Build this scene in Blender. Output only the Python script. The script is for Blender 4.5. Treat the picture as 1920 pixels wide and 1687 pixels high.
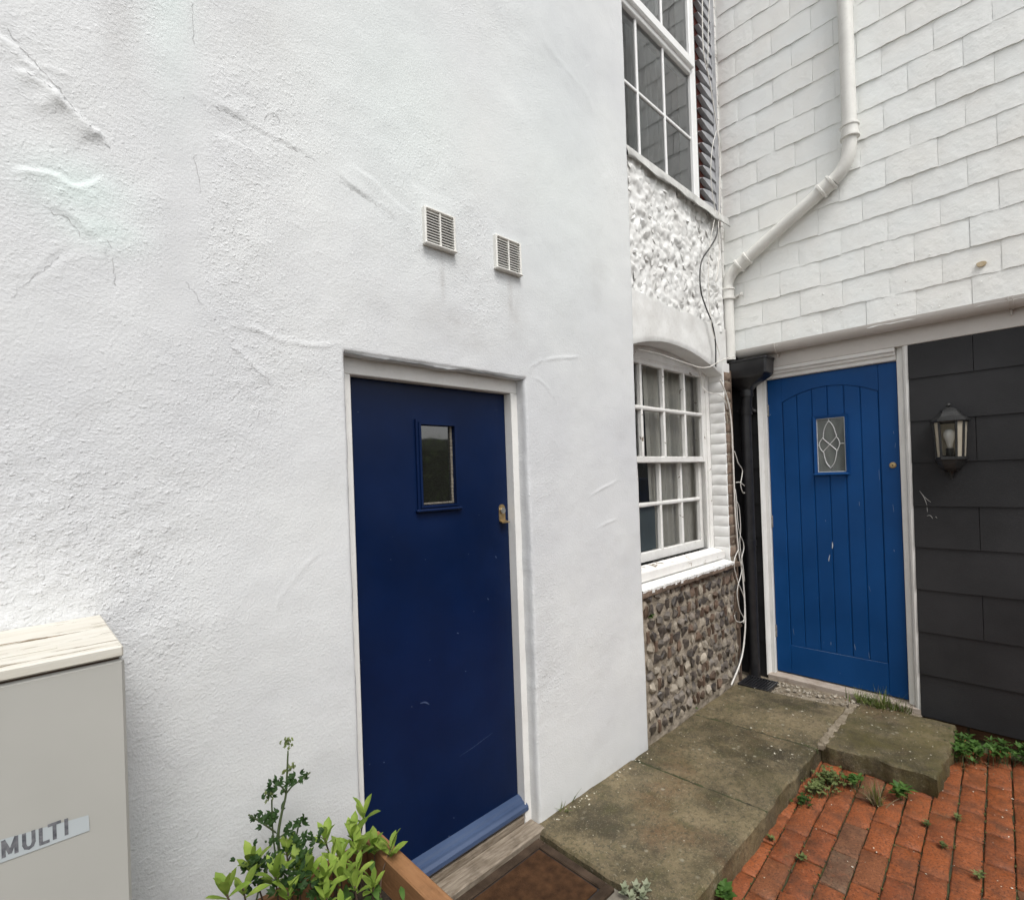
import bpy, bmesh, math, random
import numpy as np
from mathutils import Vector, Matrix

for o in list(bpy.data.objects): bpy.data.objects.remove(o, do_unlink=True)
SC = bpy.context.scene
COL = SC.collection
R = math.radians

# ------------------------------------------------------------------ camera
cam_d = bpy.data.cameras.new('camera'); cam = bpy.data.objects.new('camera', cam_d); COL.objects.link(cam)
cam_d.sensor_fit = 'HORIZONTAL'; cam_d.sensor_width = 36.0; cam_d.lens = 18.294
cam_d.shift_y = 0.02484; cam_d.clip_start = 0.02; cam_d.clip_end = 500
def cam_matrix(pitch, yaw, roll, loc):
    f = Vector((math.cos(yaw)*math.cos(pitch), math.sin(yaw)*math.cos(pitch), math.sin(pitch)))
    rt = Vector((math.sin(yaw), -math.cos(yaw), 0)); up = rt.cross(f)
    r2 = rt*math.cos(roll)+up*math.sin(roll); u2 = -rt*math.sin(roll)+up*math.cos(roll)
    m = Matrix((r2, u2, -f)).transposed().to_4x4(); m.translation = loc
    return m
cam.matrix_world = cam_matrix(R(0.2118), R(46.1834), R(-2.00445), Vector((0, -1.6, 1.525)))
SC.camera = cam

# ------------------------------------------------------------------ sky, sun, exposure
SUN_EL, SUN_AZ = 58.0, 250.0      # direction towards the sun: azimuth counted from +x towards +y
world = bpy.data.worlds.new('World'); SC.world = world; world.use_nodes = True
nt = world.node_tree; nt.nodes.clear()
wo = nt.nodes.new('ShaderNodeOutputWorld'); bg = nt.nodes.new('ShaderNodeBackground')
sky = nt.nodes.new('ShaderNodeTexSky'); sky.sky_type = 'NISHITA'; sky.sun_disc = False
sky.sun_elevation = R(SUN_EL); sky.sun_rotation = R(90-SUN_AZ)
sky.air_density = 1.0; sky.dust_density = 4.0; sky.ozone_density = 1.0
hs = nt.nodes.new('ShaderNodeHueSaturation'); hs.inputs['Saturation'].default_value = 0.16
nt.links.new(sky.outputs[0], hs.inputs['Color']); nt.links.new(hs.outputs[0], bg.inputs[0])
bg.inputs[1].default_value = 0.15; nt.links.new(bg.outputs[0], wo.inputs[0])
sd = bpy.data.lights.new('sun', 'SUN'); sun = bpy.data.objects.new('sun', sd); COL.objects.link(sun)
sd.energy = 1.5; sd.angle = R(24); sd.color = (1.0, 0.97, 0.93)
_d = Vector((math.cos(R(SUN_EL))*math.cos(R(SUN_AZ)), math.cos(R(SUN_EL))*math.sin(R(SUN_AZ)), math.sin(R(SUN_EL))))
sun.rotation_euler = _d.to_track_quat('Z', 'Y').to_euler(); sun.location = _d*30
SC.view_settings.view_transform = 'Standard'; SC.view_settings.look = 'None'
SC.view_settings.gamma = 1.0; SC.view_settings.use_curve_mapping = False
SC.view_settings.exposure = 0.33
SC.render.engine = 'CYCLES'

# ------------------------------------------------------------------ numpy noise
def _hash(ix, iy, seed):
    h = (ix.astype(np.int64)*374761393 + iy.astype(np.int64)*668265263 + seed*1442695041) & 0xffffffff
    h = ((h ^ (h >> 13))*1274126177) & 0xffffffff
    return ((h ^ (h >> 16)) & 0xffff)/65535.0
def vnoise(x, y, seed=0):
    ix = np.floor(x); iy = np.floor(y); fx = x-ix; fy = y-iy
    fx = fx*fx*fx*(fx*(fx*6-15)+10); fy = fy*fy*fy*(fy*(fy*6-15)+10)
    a = _hash(ix, iy, seed); b = _hash(ix+1, iy, seed); c = _hash(ix, iy+1, seed); d = _hash(ix+1, iy+1, seed)
    return (a*(1-fx)+b*fx)*(1-fy)+(c*(1-fx)+d*fx)*fy*1.0 - 0.5
def fbm(x, y, seed=0, octv=4):
    s = 0; a = 1; t = 0
    for k in range(octv):
        s = s+a*vnoise(x*2**k+k*17.3, y*2**k-k*9.1, seed+k); t += a; a *= .5
    return s/t*2
def sstep(a, b, x):
    t = np.clip((x-a)/(b-a), 0, 1); return t*t*(3-2*t)
def poly_dist(X, Z, pts):
    best = np.full(X.shape, 1e9); sgn = np.zeros(X.shape); tt = np.zeros(X.shape); L = 0
    segs = [((pts[i][0], pts[i][1]), (pts[i+1][0], pts[i+1][1])) for i in range(len(pts)-1)]
    tot = sum(math.dist(a, b) for a, b in segs)
    for a, b in segs:
        dx, dz = b[0]-a[0], b[1]-a[1]; l2 = dx*dx+dz*dz+1e-12
        t = np.clip(((X-a[0])*dx+(Z-a[1])*dz)/l2, 0, 1)
        px = X-(a[0]+t*dx); pz = Z-(a[1]+t*dz); d = np.sqrt(px*px+pz*pz)
        m = d < best; best = np.where(m, d, best)
        sgn = np.where(m, np.sign(dx*pz-dz*px), sgn); tt = np.where(m, (L+t*math.sqrt(l2))/tot, tt)
        L += math.sqrt(l2)
    return best, sgn, tt

# ------------------------------------------------------------------ object helpers
WLOC = {}
def _place(o, wl, parent):
    WLOC[o] = Vector(wl)
    if parent is not None:
        o.parent = parent; o.location = Vector(wl)-WLOC[parent]
    else: o.location = wl
def tag(o, label=None, cat=None, group=None, kind=None):
    if label: o['label'] = label
    if cat: o['category'] = cat
    if group: o['group'] = group
    if kind: o['kind'] = kind
    return o
def empty(name, loc, parent=None):
    o = bpy.data.objects.new(name, None); o.empty_display_size = .1; COL.objects.link(o); _place(o, loc, parent); return o
class MB:
    def __init__(s): s.v = []; s.f = []
    def add(s, vs, fs):
        n = len(s.v); s.v += [tuple(p) for p in vs]; s.f += [tuple(i+n for i in f) for f in fs]; return s
    def box(s, x0, x1, y0, y1, z0, z1, c=0.0, rot=None, piv=None):
        if x0 > x1: x0, x1 = x1, x0
        if y0 > y1: y0, y1 = y1, y0
        if z0 > z1: z0, z1 = z1, z0
        c = min(c, (x1-x0)*.45, (y1-y0)*.45, (z1-z0)*.45)
        if c <= 0:
            vs = [(x, y, z) for x in (x0, x1) for y in (y0, y1) for z in (z0, z1)]
            fs = [(0,1,3,2), (4,6,7,5), (0,4,5,1), (2,3,7,6), (0,2,6,4), (1,5,7,3)]
        else:
            vs = []; idx = {}
            for i, x in enumerate((x0, x1)):
                for j, y in enumerate((y0, y1)):
                    for k, z in enumerate((z0, z1)):
                        sx, sy, sz = (c, -c)[i], (c, -c)[j], (c, -c)[k]
                        for a, p in enumerate(((x, y+sy, z+sz), (x+sx, y, z+sz), (x+sx, y+sy, z))):
                            idx[i, j, k, a] = len(vs); vs.append(p)
            fs = []
            I = lambda i, j, k, a: idx[i, j, k, a]
            fs += [(I(0,0,0,0), I(0,0,1,0), I(0,1,1,0), I(0,1,0,0)), (I(1,0,0,0), I(1,1,0,0), I(1,1,1,0), I(1,0,1,0))]
            fs += [(I(0,0,0,1), I(1,0,0,1), I(1,0,1,1), I(0,0,1,1)), (I(0,1,0,1), I(0,1,1,1), I(1,1,1,1), I(1,1,0,1))]
            fs += [(I(0,0,0,2), I(0,1,0,2), I(1,1,0,2), I(1,0,0,2)), (I(0,0,1,2), I(1,0,1,2), I(1,1,1,2), I(0,1,1,2))]
            for i in (0,1):
                for j in (0,1): fs.append((I(i,j,0,0), I(i,j,1,0), I(i,j,1,1), I(i,j,0,1)))
                for k in (0,1): fs.append((I(i,0,k,0), I(i,1,k,0), I(i,1,k,2), I(i,0,k,2)))
            for j in (0,1):
                for k in (0,1): fs.append((I(0,j,k,1), I(1,j,k,1), I(1,j,k,2), I(0,j,k,2)))
            for i in (0,1):
                for j in (0,1):
                    for k in (0,1): fs.append((I(i,j,k,0), I(i,j,k,1), I(i,j,k,2)))
        if rot is not None:
            pv = Vector(piv if piv is not None else ((x0+x1)/2, (y0+y1)/2, (z0+z1)/2))
            vs = [rot @ (Vector(p)-pv)+pv for p in vs]
        return s.add(vs, fs)
    def tube(s, pts, r, n=8, radii=None, caps=True):
        pts = [Vector(p) for p in pts]; m = len(pts); vs = []; fs = []
        T = [(pts[min(i+1, m-1)]-pts[max(i-1, 0)]).normalized() for i in range(m)]
        ref = Vector((0,0,1)) if abs(T[0].z) < .9 else Vector((1,0,0))
        u = T[0].cross(ref).normalized()
        for i in range(m):
            u = (u-T[i]*u.dot(T[i])).normalized(); w = T[i].cross(u); rr = radii[i] if radii else r
            for k in range(n):
                a = 2*math.pi*k/n; vs.append(pts[i]+(u*math.cos(a)+w*math.sin(a))*rr)
        for i in range(m-1):
            for k in range(n):
                k2 = (k+1) % n; fs.append((i*n+k, i*n+k2, (i+1)*n+k2, (i+1)*n+k))
        if caps: fs.append(tuple(range(n-1, -1, -1))); fs.append(tuple((m-1)*n+k for k in range(n)))
        return s.add(vs, fs)
    def lathe(s, prof, c, ax='z', n=16):
        c = Vector(c); D = {'x': Vector((1,0,0)), 'y': Vector((0,1,0)), 'z': Vector((0,0,1))}[ax]
        u = Vector((0,0,1)) if ax != 'z' else Vector((1,0,0)); w = D.cross(u); vs = []; fs = []
        for r, h in prof:
            for k in range(n):
                a = 2*math.pi*k/n; vs.append(c+D*h+(u*math.cos(a)+w*math.sin(a))*r)
        for i in range(len(prof)-1):
            for k in range(n):
                k2 = (k+1) % n; fs.append((i*n+k, i*n+k2, (i+1)*n+k2, (i+1)*n+k))
        fs.append(tuple(range(n))); fs.append(tuple((len(prof)-1)*n+k for k in range(n)))
        return s.add(vs, fs)
    def prism(s, poly, ax, a0, a1):
        n = len(poly)
        def P(p, a): return {'x': (a, p[0], p[1]), 'y': (p[0], a, p[1]), 'z': (p[0], p[1], a)}[ax]
        vs = [P(p, a0) for p in poly]+[P(p, a1) for p in poly]
        fs = [tuple(range(n)), tuple(range(2*n-1, n-1, -1))]+[(i, (i+1) % n, n+(i+1) % n, n+i) for i in range(n)]
        return s.add(vs, fs)
    def quad(s, a, b, c, d): return s.add([a, b, c, d], [(0,1,2,3)])
    def build(s, name, mat, parent=None, smooth=False, autosm=None, recalc=True):
        me = bpy.data.meshes.new(name); V = np.array(s.v, dtype=float)
        lo, hi = V.min(0), V.max(0); org = np.array([(lo[0]+hi[0])/2, (lo[1]+hi[1])/2, lo[2]])
        me.from_pydata([tuple(p) for p in V-org], [], s.f)
        if recalc:
            bm = bmesh.new(); bm.from_mesh(me); bmesh.ops.recalc_face_normals(bm, faces=bm.faces); bm.to_mesh(me); bm.free()
        if smooth:
            me.polygons.foreach_set('use_smooth', [True]*len(me.polygons))
            if autosm: me.set_sharp_from_angle(angle=R(autosm))
        me.materials.append(mat)
        o = bpy.data.objects.new(name, me); COL.objects.link(o); _place(o, Vector(org), parent); return o
def inst(name, me, loc, parent, rot=None, scale=None, mat=None):
    o = bpy.data.objects.new(name, me); COL.objects.link(o); _place(o, loc, parent)
    if rot is not None: o.rotation_euler = rot
    if scale is not None: o.scale = scale
    return o
def spline(pts, n=6):
    P = [Vector(p) for p in pts]; P = [P[0]*2-P[1]]+P+[P[-1]*2-P[-2]]; out = []
    for i in range(1, len(P)-2):
        for k in range(n):
            t = k/n; a, b, c, d = P[i-1:i+3]
            out.append(.5*((2*b)+(c-a)*t+(2*a-5*b+4*c-d)*t*t+(3*b-a-3*c+d)*t**3))
    out.append(P[-2]); return out

# ------------------------------------------------------------------ materials
class NT:
    def __init__(s, name):
        s.m = bpy.data.materials.new(name); s.m.use_nodes = True; s.t = s.m.node_tree; s.t.nodes.clear()
        s.out = s.n('ShaderNodeOutputMaterial'); s.b = s.n('ShaderNodeBsdfPrincipled'); s.l(s.b.outputs[0], s.out.inputs[0])
        s.pos = s.n('ShaderNodeNewGeometry').outputs['Position']
    def n(s, t): return s.t.nodes.new(t)
    def l(s, a, b): s.t.links.new(a, b)
    def noise(s, scale, detail=4, rough=.55, vec=None, stretch=None, dist=0):
        v = vec or s.pos
        if stretch:
            mp = s.n('ShaderNodeMapping'); mp.inputs['Scale'].default_value = stretch; s.l(v, mp.inputs[0]); v = mp.outputs[0]
        n = s.n('ShaderNodeTexNoise'); n.inputs['Scale'].default_value = scale; n.inputs['Detail'].default_value = detail
        n.inputs['Roughness'].default_value = rough; n.inputs['Distortion'].default_value = dist; s.l(v, n.inputs['Vector']); return n.outputs[0]
    def voro(s, scale, feat='F1'):
        n = s.n('ShaderNodeTexVoronoi'); n.inputs['Scale'].default_value = scale; n.feature = feat; s.l(s.pos, n.inputs['Vector']); return n
    def ramp(s, fac, stops):
        r = s.n('ShaderNodeValToRGB'); e = r.color_ramp.elements
        while len(e) < len(stops): e.new(.5)
        for k, (p, c) in enumerate(stops): e[k].position = p; e[k].color = (*c, 1) if len(c) == 3 else c
        s.l(fac, r.inputs[0]); return r.outputs[0]
    def ramf(s, fac, a, b, lo=0., hi=1.):
        r = s.n('ShaderNodeMapRange'); r.inputs[1].default_value = a; r.inputs[2].default_value = b
        r.inputs[3].default_value = lo; r.inputs[4].default_value = hi; s.l(fac, r.inputs[0]); return r.outputs[0]
    def mix(s, fac, a, b, mode='MIX'):
        m = s.n('ShaderNodeMix'); m.data_type = 'RGBA'; m.blend_type = mode
        for sock, v in ((m.inputs[0], fac), (m.inputs[6], a), (m.inputs[7], b)):
            if isinstance(v, (int, float)): sock.default_value = v
            elif isinstance(v, tuple): sock.default_value = (*v, 1)
            else: s.l(v, sock)
        return m.outputs[2]
    def math(s, op, a, b=0.):
        m = s.n('ShaderNodeMath'); m.operation = op
        for sock, v in ((m.inputs[0], a), (m.inputs[1], b)):
            if isinstance(v, (int, float)): sock.default_value = v
            else: s.l(v, sock)
        return m.outputs[0]
    def rand(s): return s.n('ShaderNodeObjectInfo').outputs['Random']
    def attr(s, name):
        a = s.n('ShaderNodeAttribute'); a.attribute_name = name; return a.outputs['Fac']
    def bump(s, h, strength, dist=.01, prev=None):
        b = s.n('ShaderNodeBump'); b.inputs['Distance'].default_value = dist
        if isinstance(strength, (int, float)): b.inputs['Strength'].default_value = strength
        else: s.l(strength, b.inputs['Strength'])
        s.l(h, b.inputs['Height'])
        if prev: s.l(prev, b.inputs['Normal'])
        return b.outputs[0]
    def fin(s, col, rough=.5, normal=None, spec=.5, metal=0.):
        for k, v in (('Base Color', col), ('Roughness', rough), ('Metallic', metal), ('Specular IOR Level', spec)):
            i = s.b.inputs[k]
            if isinstance(v, (int, float)): i.default_value = v
            elif isinstance(v, tuple): i.default_value = (*v, 1)
            else: s.l(v, i)
        if normal: s.l(normal, s.b.inputs['Normal'])
        return s.m
def simple(name, c1, c2, scale=8, rough=.5, bsc=60, bst=.2, bd=.004, spec=.5, rnd=0., metal=0., stretch=None, detail=5):
    t = NT(name); n = t.noise(scale, detail, stretch=stretch); col = t.mix(t.ramf(n, .3, .7), c1, c2)
    if rnd:
        k = t.ramf(t.rand(), 0, 1, 1-rnd, 1+rnd); cm = t.n('ShaderNodeCombineColor')
        for i in range(3): t.l(k, cm.inputs[i])
        col = t.mix(1., col, cm.outputs[0], 'MULTIPLY')
    nm = t.bump(t.noise(bsc, 4, stretch=stretch), bst, bd) if bst else None
    return t.fin(col, rough, nm, spec, metal)

def m_render():
    t = NT('white_masonry_paint'); mk = t.attr('rough_mask'); dr = t.attr('dirt'); tn = t.attr('tint')
    n1 = t.noise(1.6, 5, .6)
    col = t.mix(t.ramf(t.noise(.9, 5, .6), .35, .65), (.575, .585, .602), (.695, .707, .702))
    col = t.mix(t.math('MULTIPLY', t.ramf(n1, .4, .7), .35), col, (.64, .65, .665))
    col = t.mix(tn, col, (.66, .73, .715))
    fine = t.noise(260, 3, .7)
    col = t.mix(t.math('MULTIPLY', t.ramf(fine, .55, .8), .12), col, (.55, .56, .57))
    col = t.mix(t.math('MULTIPLY', dr, t.ramf(t.noise(9, 6, .65), .3, .75)), col, (.36, .345, .33))
    g1 = t.noise(150, 2, .5); g2 = t.ramf(t.noise(78, 2, .5), .55, .80); g3 = t.noise(380, 2, .6)
    nm = t.bump(g2, t.ramf(mk, 0, 1, .08, .55), .0045)
    nm = t.bump(g1, t.ramf(mk, 0, 1, .26, .64), .0040, nm)
    nm = t.bump(g3, .30, .0015, nm)
    return t.fin(col, .72, nm, .25)
M_RENDER = m_render()
def m_white(name, base=(.78, .775, .75), flake=.0, grime=.25, rough=.45, flake_col=(.30, .24, .17)):
    t = NT(name)
    col = t.mix(t.math('MULTIPLY', t.ramf(t.noise(6, 6, .65), .4, .75), grime), base, (.45, .43, .40))
    col = t.mix(t.math('MULTIPLY', t.ramf(t.noise(55, 5, .7), .55, .75), grime*.7), col, (.38, .36, .33))
    nm = t.bump(t.noise(70, 4, .6), .25, .003)
    if flake:
        f = t.ramf(t.noise(13, 7, .68, dist=.6), .68-flake, .70-flake)
        col = t.mix(f, col, t.mix(t.noise(60, 4), flake_col, (.12, .10, .085)))
        nm = t.bump(t.math('SUBTRACT', 1., f), .6, .002, nm)
    return t.fin(col, rough, nm, .4)
M_WHITE = m_white('white_gloss_paint')
M_WHITE_D = m_white('white_paint_flaking', flake=.055, grime=.4)
M_SILL = m_white('sill_paint_peeling', base=(.84, .83, .80), flake=.075, grime=.22, flake_col=(.42, .33, .22))
M_SILLTOP = m_white('sill_paint', base=(.86, .855, .83), flake=.02, grime=.12)
def m_lid():
    t = NT('lid_paint_worn'); st = (.10, 1, 1)
    col = t.mix(t.math('MULTIPLY', t.ramf(t.noise(30, 6, .7, stretch=st), .45, .7), .5), (.60, .58, .52), (.40, .35, .26))
    f = t.ramf(t.noise(46, 7, .72, stretch=st), .575, .60); col = t.mix(f, col, t.mix(t.noise(80, 4), (.34, .24, .13), (.10, .075, .05)))
    nm = t.bump(t.math('SUBTRACT', 1., f), .7, .002, t.bump(t.noise(60, 4, stretch=st), .4, .003)); return t.fin(col, .55, nm, .35)
M_LIDW = m_lid()
M_PVC = m_white('white_plastic_pipe', base=(.76, .755, .715), grime=.32, rough=.35)
M_UPVC = m_white('window_plastic', base=(.84, .845, .84), grime=.08, rough=.3)
M_TRIM = m_white('fascia_paint', base=(.60, .57, .535), grime=.2)
def m_tile():
    t = NT('tile_paint'); n1 = t.noise(2.2, 4)
    col = t.mix(t.ramf(n1, .35, .65), (.86, .86, .825), (.85, .875, .86))
    k = t.rand(); col = t.mix(t.ramf(k, 0, 1, 0, .10), col, (.62, .63, .62))
    col = t.mix(t.math('MULTIPLY', t.ramf(t.noise(7, 7, .7), .58, .8), .22), col, (.50, .49, .45))
    nm = t.bump(t.noise(13, 5, .62), .42, .014); nm = t.bump(t.noise(120, 3), .2, .002, nm)
    return t.fin(col, .5, nm, .4)
M_TILE = m_tile()
M_FLINTW = m_white('flint_white_paint', base=(.76, .765, .75), flake=.0, grime=.5, rough=.5)
M_BRICKW = m_white('brick_white_paint', base=(.80, .80, .785), grime=.12, rough=.55)
def m_navy():
    t = NT('navy_door_paint')
    col = t.mix(t.ramf(t.noise(3.5, 5), .35, .7), (.0008, .0078, .037), (.0016, .0115, .053))
    s = t.ramf(t.noise(48, 2, .5), .765, .80); col = t.mix(t.math('MULTIPLY', s, .5), col, (.25, .30, .42))
    nm = t.bump(t.noise(14, 3), .14, .004); nm = t.bump(t.noise(130, 4, .6, stretch=(1, 1, .06)), .22, .0015, nm)
    return t.fin(col, t.ramf(t.noise(5, 4), .3, .7, .34, .48), nm, .24)
M_NAVY = m_navy()
M_WEATHERB = simple('weatherboard_sky_sheen', (.032, .055, .115), (.055, .085, .16), 9, .38, 50, .25, .003, stretch=(.3, 1, 1))  # navy lightened in the colour to imitate sky light on the sloping board
def m_blue():
    t = NT('blue_door_paint')
    col = t.mix(t.ramf(t.noise(3, 5), .35, .7), (.0012, .050, .182), (.0028, .064, .228))
    s = t.ramf(t.noise(26, 6, .72, stretch=(1, 1.6, .55)), .70, .74); col = t.mix(t.math('MULTIPLY', s, .55), col, (.34, .45, .58))
    s2 = t.ramf(t.noise(5, 6, .7, stretch=(1, 1, 1.5)), .66, .72); col = t.mix(t.math('MULTIPLY', s2, .4), col, (.006, .025, .075))
    nm = t.bump(t.noise(40, 5, stretch=(1, 1, .15)), .18, .003)
    return t.fin(col, t.ramf(t.noise(6, 4), .3, .7, .40, .58), nm, .26)
M_BLUE = m_blue()
def m_char():
    t = NT('charcoal_board'); 
    col = t.mix(t.ramf(t.noise(1.7, 4), .35, .7), (.018, .018, .019), (.034, .034, .036))
    col = t.mix(t.math('MULTIPLY', t.ramf(t.noise(190, 2), .66, .8), .25), col, (.11, .11, .11))
    col = t.mix(t.math('MULTIPLY', t.ramf(t.noise(3.2, 8, .75, stretch=(1, 1, 2.2), dist=1.5), .71, .76), .35), col, (.30, .29, .28))
    nm = t.bump(t.noise(75, 4, stretch=(1, 1, 3)), .25, .003)
    return t.fin(col, .55, nm, .25)
M_CHAR = m_char()
M_BLACK = simple('black_plastic', (.012, .012, .014), (.022, .022, .024), 20, .33, 60, .12, .002)
M_BLACKM = simple('black_weathered_metal', (.007, .007, .007), (.024, .025, .025), 22, .5, 90, .3, .002)
def m_paver():
    t = NT('paving_brick_clay'); k = t.rand()
    c = t.ramp(k, [(0, (.205, .056, .018)), (.35, (.275, .078, .023)), (.7, (.235, .066, .020)), (.93, (.18, .068, .028)), (1, (.115, .092, .062))])
    c = t.mix(t.math('MULTIPLY', t.ramf(t.noise(52, 5, .75), .54, .62), .5), c, (.36, .135, .065))
    c = t.mix(t.math('MULTIPLY', t.ramf(t.noise(9, 6, .7), .46, .66), .75), c, (.085, .036, .018))
    c = t.mix(t.math('MULTIPLY', t.ramf(t.noise(120, 4, .75), .50, .62), .75), c, (.055, .022, .012))
    c = t.mix(t.math('MULTIPLY', t.ramf(t.noise(2.4, 6, .7), .58, .72), .65), c, (.085, .068, .034))
    nm = t.bump(t.noise(75, 5, .7), .55, .004)
    return t.fin(c, t.ramf(t.noise(8, 4), .3, .7, .5, .8), nm, .4)
M_PAVE = m_paver()
M_JOINT = simple('mossy_joint_soil', (.028, .024, .014), (.050, .062, .018), 14, .9, 80, .8, .008)
def m_slab(nm_='mossy_stone_slab', moss=0.):
    t = NT(nm_)
    c = t.mix(t.ramf(t.noise(2.6, 8, .74), .40, .60), (.052, .041, .022), (.205, .162, .094))
    c = t.mix(t.math('MULTIPLY', t.ramf(t.noise(5.5, 7, .7), .52, .68), .8), c, (.062, .058, .020))
    c = t.mix(t.math('MULTIPLY', t.ramf(t.noise(1.4, 5, .65), .56, .70), .6), c, (.150, .078, .038))
    c = t.mix(t.math('MULTIPLY', t.ramf(t.noise(46, 6, .78), .5, .60), .75), c, (.045, .041, .024))
    c = t.mix(t.math('MULTIPLY', t.ramf(t.noise(31, 5, .7), .63, .68), .75), c, (.30, .27, .20))
    c = t.mix(t.math('MULTIPLY', t.ramf(t.noise(130, 3, .7), .58, .66), .6), c, (.30, .26, .17))
    kk = t.ramf(t.rand(), 0, 1, .84, 1.16); cm = t.n('ShaderNodeCombineColor')
    for i in range(3): t.l(kk, cm.inputs[i])
    c = t.mix(1., c, cm.outputs[0], 'MULTIPLY')
    vo = t.voro(17); li = t.math('MULTIPLY', t.ramf(vo.outputs['Distance'], .20, .10), t.ramf(t.noise(3.1, 4, .6), .52, .60)); c = t.mix(t.math('MULTIPLY', li, .75), c, (.33, .31, .235))
    if moss: c = t.mix(t.math('MULTIPLY', t.ramf(t.noise(4.2, 7, .72), .40, .62), moss), c, t.mix(t.noise(60, 5, .7), (.050, .045, .010), (.145, .118, .030)))
    nm = t.bump(t.noise(24, 7, .75), .8, .010); nm = t.bump(t.noise(140, 4, .7), .9, .003, nm)
    return t.fin(c, t.ramf(t.noise(4, 5), .3, .7, .5, .85), nm, .45)
M_SLAB = m_slab('mossy_stone_slab', .16); M_STEP = m_slab('mossy_step_stone', .6)
M_MORTAR = simple('lime_mortar', (.20, .17, .13), (.36, .31, .25), 16, .92, 55, .9, .012, .2)
M_FILLET = simple('cement_fillet', (.16, .13, .09), (.29, .25, .19), 22, .9, 60, .8, .008, .2)
M_FL = [simple('flint_dark', (.022, .019, .017), (.12, .100, .085), 30, .42, 60, .5, .005, .5, .3),
        simple('flint_grey', (.085, .076, .068), (.24, .205, .17), 24, .6, 60, .6, .005, .4, .3),
        simple('flint_brown', (.075, .047, .033), (.165, .115, .082), 26, .62, 60, .6, .005, .4, .3),
        simple('flint_pale', (.24, .21, .17), (.42, .37, .30), 28, .7, 60, .6, .005, .3, .2)]
M_BRK = simple('brown_brick', (.125, .088, .066), (.225, .17, .13), 22, .85, 60, .7, .006, .25, .25)
M_BRKRED = simple('red_brick_edge', (.10, .026, .020), (.17, .055, .042), 22, .85, 60, .7, .006, .25, .25)
M_PLINTH = simple('plinth_brick', (.06, .030, .016), (.13, .07, .035), 18, .85, 60, .7, .006, .25, .3)
M_SLATE = simple('lead_soaker', (.24, .245, .26), (.40, .405, .42), 14, .5, 40, .4, .004, .5, .2)
M_LEAD = simple('painted_lead', (.36, .36, .345), (.56, .56, .54), 12, .5, 40, .5, .006)
M_CONC = simple('concrete', (.12, .105, .085), (.20, .18, .145), 12, .9, 70, .7, .006)
M_MAT = simple('coir_mat', (.045, .022, .011), (.105, .052, .024), 26, .95, 420, 1., .006, .15)
M_MATB = simple('mat_border', (.030, .020, .013), (.085, .058, .040), 14, .9, 300, .9, .005, .15)
M_GROUND = simple('ground_concrete', (.13, .12, .10), (.20, .185, .16), 4, .9, 40, .6, .01)
def m_wood(name, c1, c2, c3, ax):
    t = NT(name); st = {'x': (.12, 1, 1), 'y': (1, .12, 1), 'z': (1, 1, .12)}[ax]
    g = t.noise(90, 6, .65, stretch=st); c = t.mix(t.ramf(g, .3, .72), c1, c2)
    c = t.mix(t.math('MULTIPLY', t.ramf(t.noise(9, 6, .7), .5, .72), .7), c, c3)
    return t.fin(c, .72, t.bump(g, .5, .004), .3)
M_PLANTER = m_wood('planter_wood', (.22, .105, .045), (.30, .155, .072), (.13, .065, .03), 'y')
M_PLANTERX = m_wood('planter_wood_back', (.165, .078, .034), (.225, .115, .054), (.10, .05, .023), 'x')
M_OLDWOOD = m_wood('weathered_threshold', (.13, .10, .07), (.34, .29, .23), (.07, .05, .035), 'x')
M_OLDSILL = m_wood('weathered_door_sill', (.34, .28, .23), (.50, .44, .38), (.20, .15, .11), 'y')
M_SOIL = simple('potting_soil', (.015, .011, .007), (.045, .032, .02), 40, .95, 90, 1., .01)
M_METER = simple('meter_box_shell', (.395, .392, .362), (.435, .43, .40), 3, .42, 200, .08, .001)
M_STICK = simple('pale_sticker', (.42, .465, .485), (.46, .50, .515), 8, .35, 0, 0)
M_INK = simple('faded_black_ink', (.05, .052, .065), (.20, .205, .22), 90, .5, 0, 0)
M_BRASS = simple('worn_brass', (.42, .29, .13), (.55, .42, .24), 40, .36, 90, .2, .001, metal=.85)
M_STEEL = simple('dull_steel', (.40, .39, .36), (.55, .54, .50), 60, .38, 90, .2, .001, metal=.85)
M_HINGE = simple('painted_hinge', (.18, .17, .15), (.40, .38, .35), 60, .5, 90, .3, .001)
M_CABLE = simple('white_cable', (.62, .60, .55), (.72, .70, .66), 30, .45, 0, 0)
M_CABLEB = simple('black_cable', (.012, .012, .012), (.03, .03, .03), 30, .4, 0, 0)
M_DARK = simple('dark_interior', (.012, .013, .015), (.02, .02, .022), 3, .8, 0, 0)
M_ROOM = simple('room_interior', (.05, .05, .05), (.08, .08, .078), 3, .9, 0, 0)
M_CURT = simple('net_curtain', (.50, .485, .44), (.62, .60, .55), 7, .9, 300, .1, .001, .1)
M_CURT2 = simple('pale_curtain', (.32, .33, .33), (.42, .43, .43), 7, .9, 300, .1, .001, .1)
M_FROST = simple('frosted_board', (.115, .145, .155), (.14, .17, .18), 3, .5, 0, 0)
M_OPAL = None
M_CAME = simple('lead_came', (.55, .56, .56), (.72, .73, .73), 60, .4, 0, 0, metal=.2)
M_PEB = simple('pebble', (.30, .25, .19), (.60, .55, .46), 30, .8, 90, .4, .003, .3, .3)
M_FLAKE = simple('paint_flake', (.40, .37, .28), (.66, .63, .53), 60, .7, 0, 0)
M_DEADLEAF = simple('dead_leaf', (.10, .05, .025), (.22, .12, .06), 50, .8, 0, 0)
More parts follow.
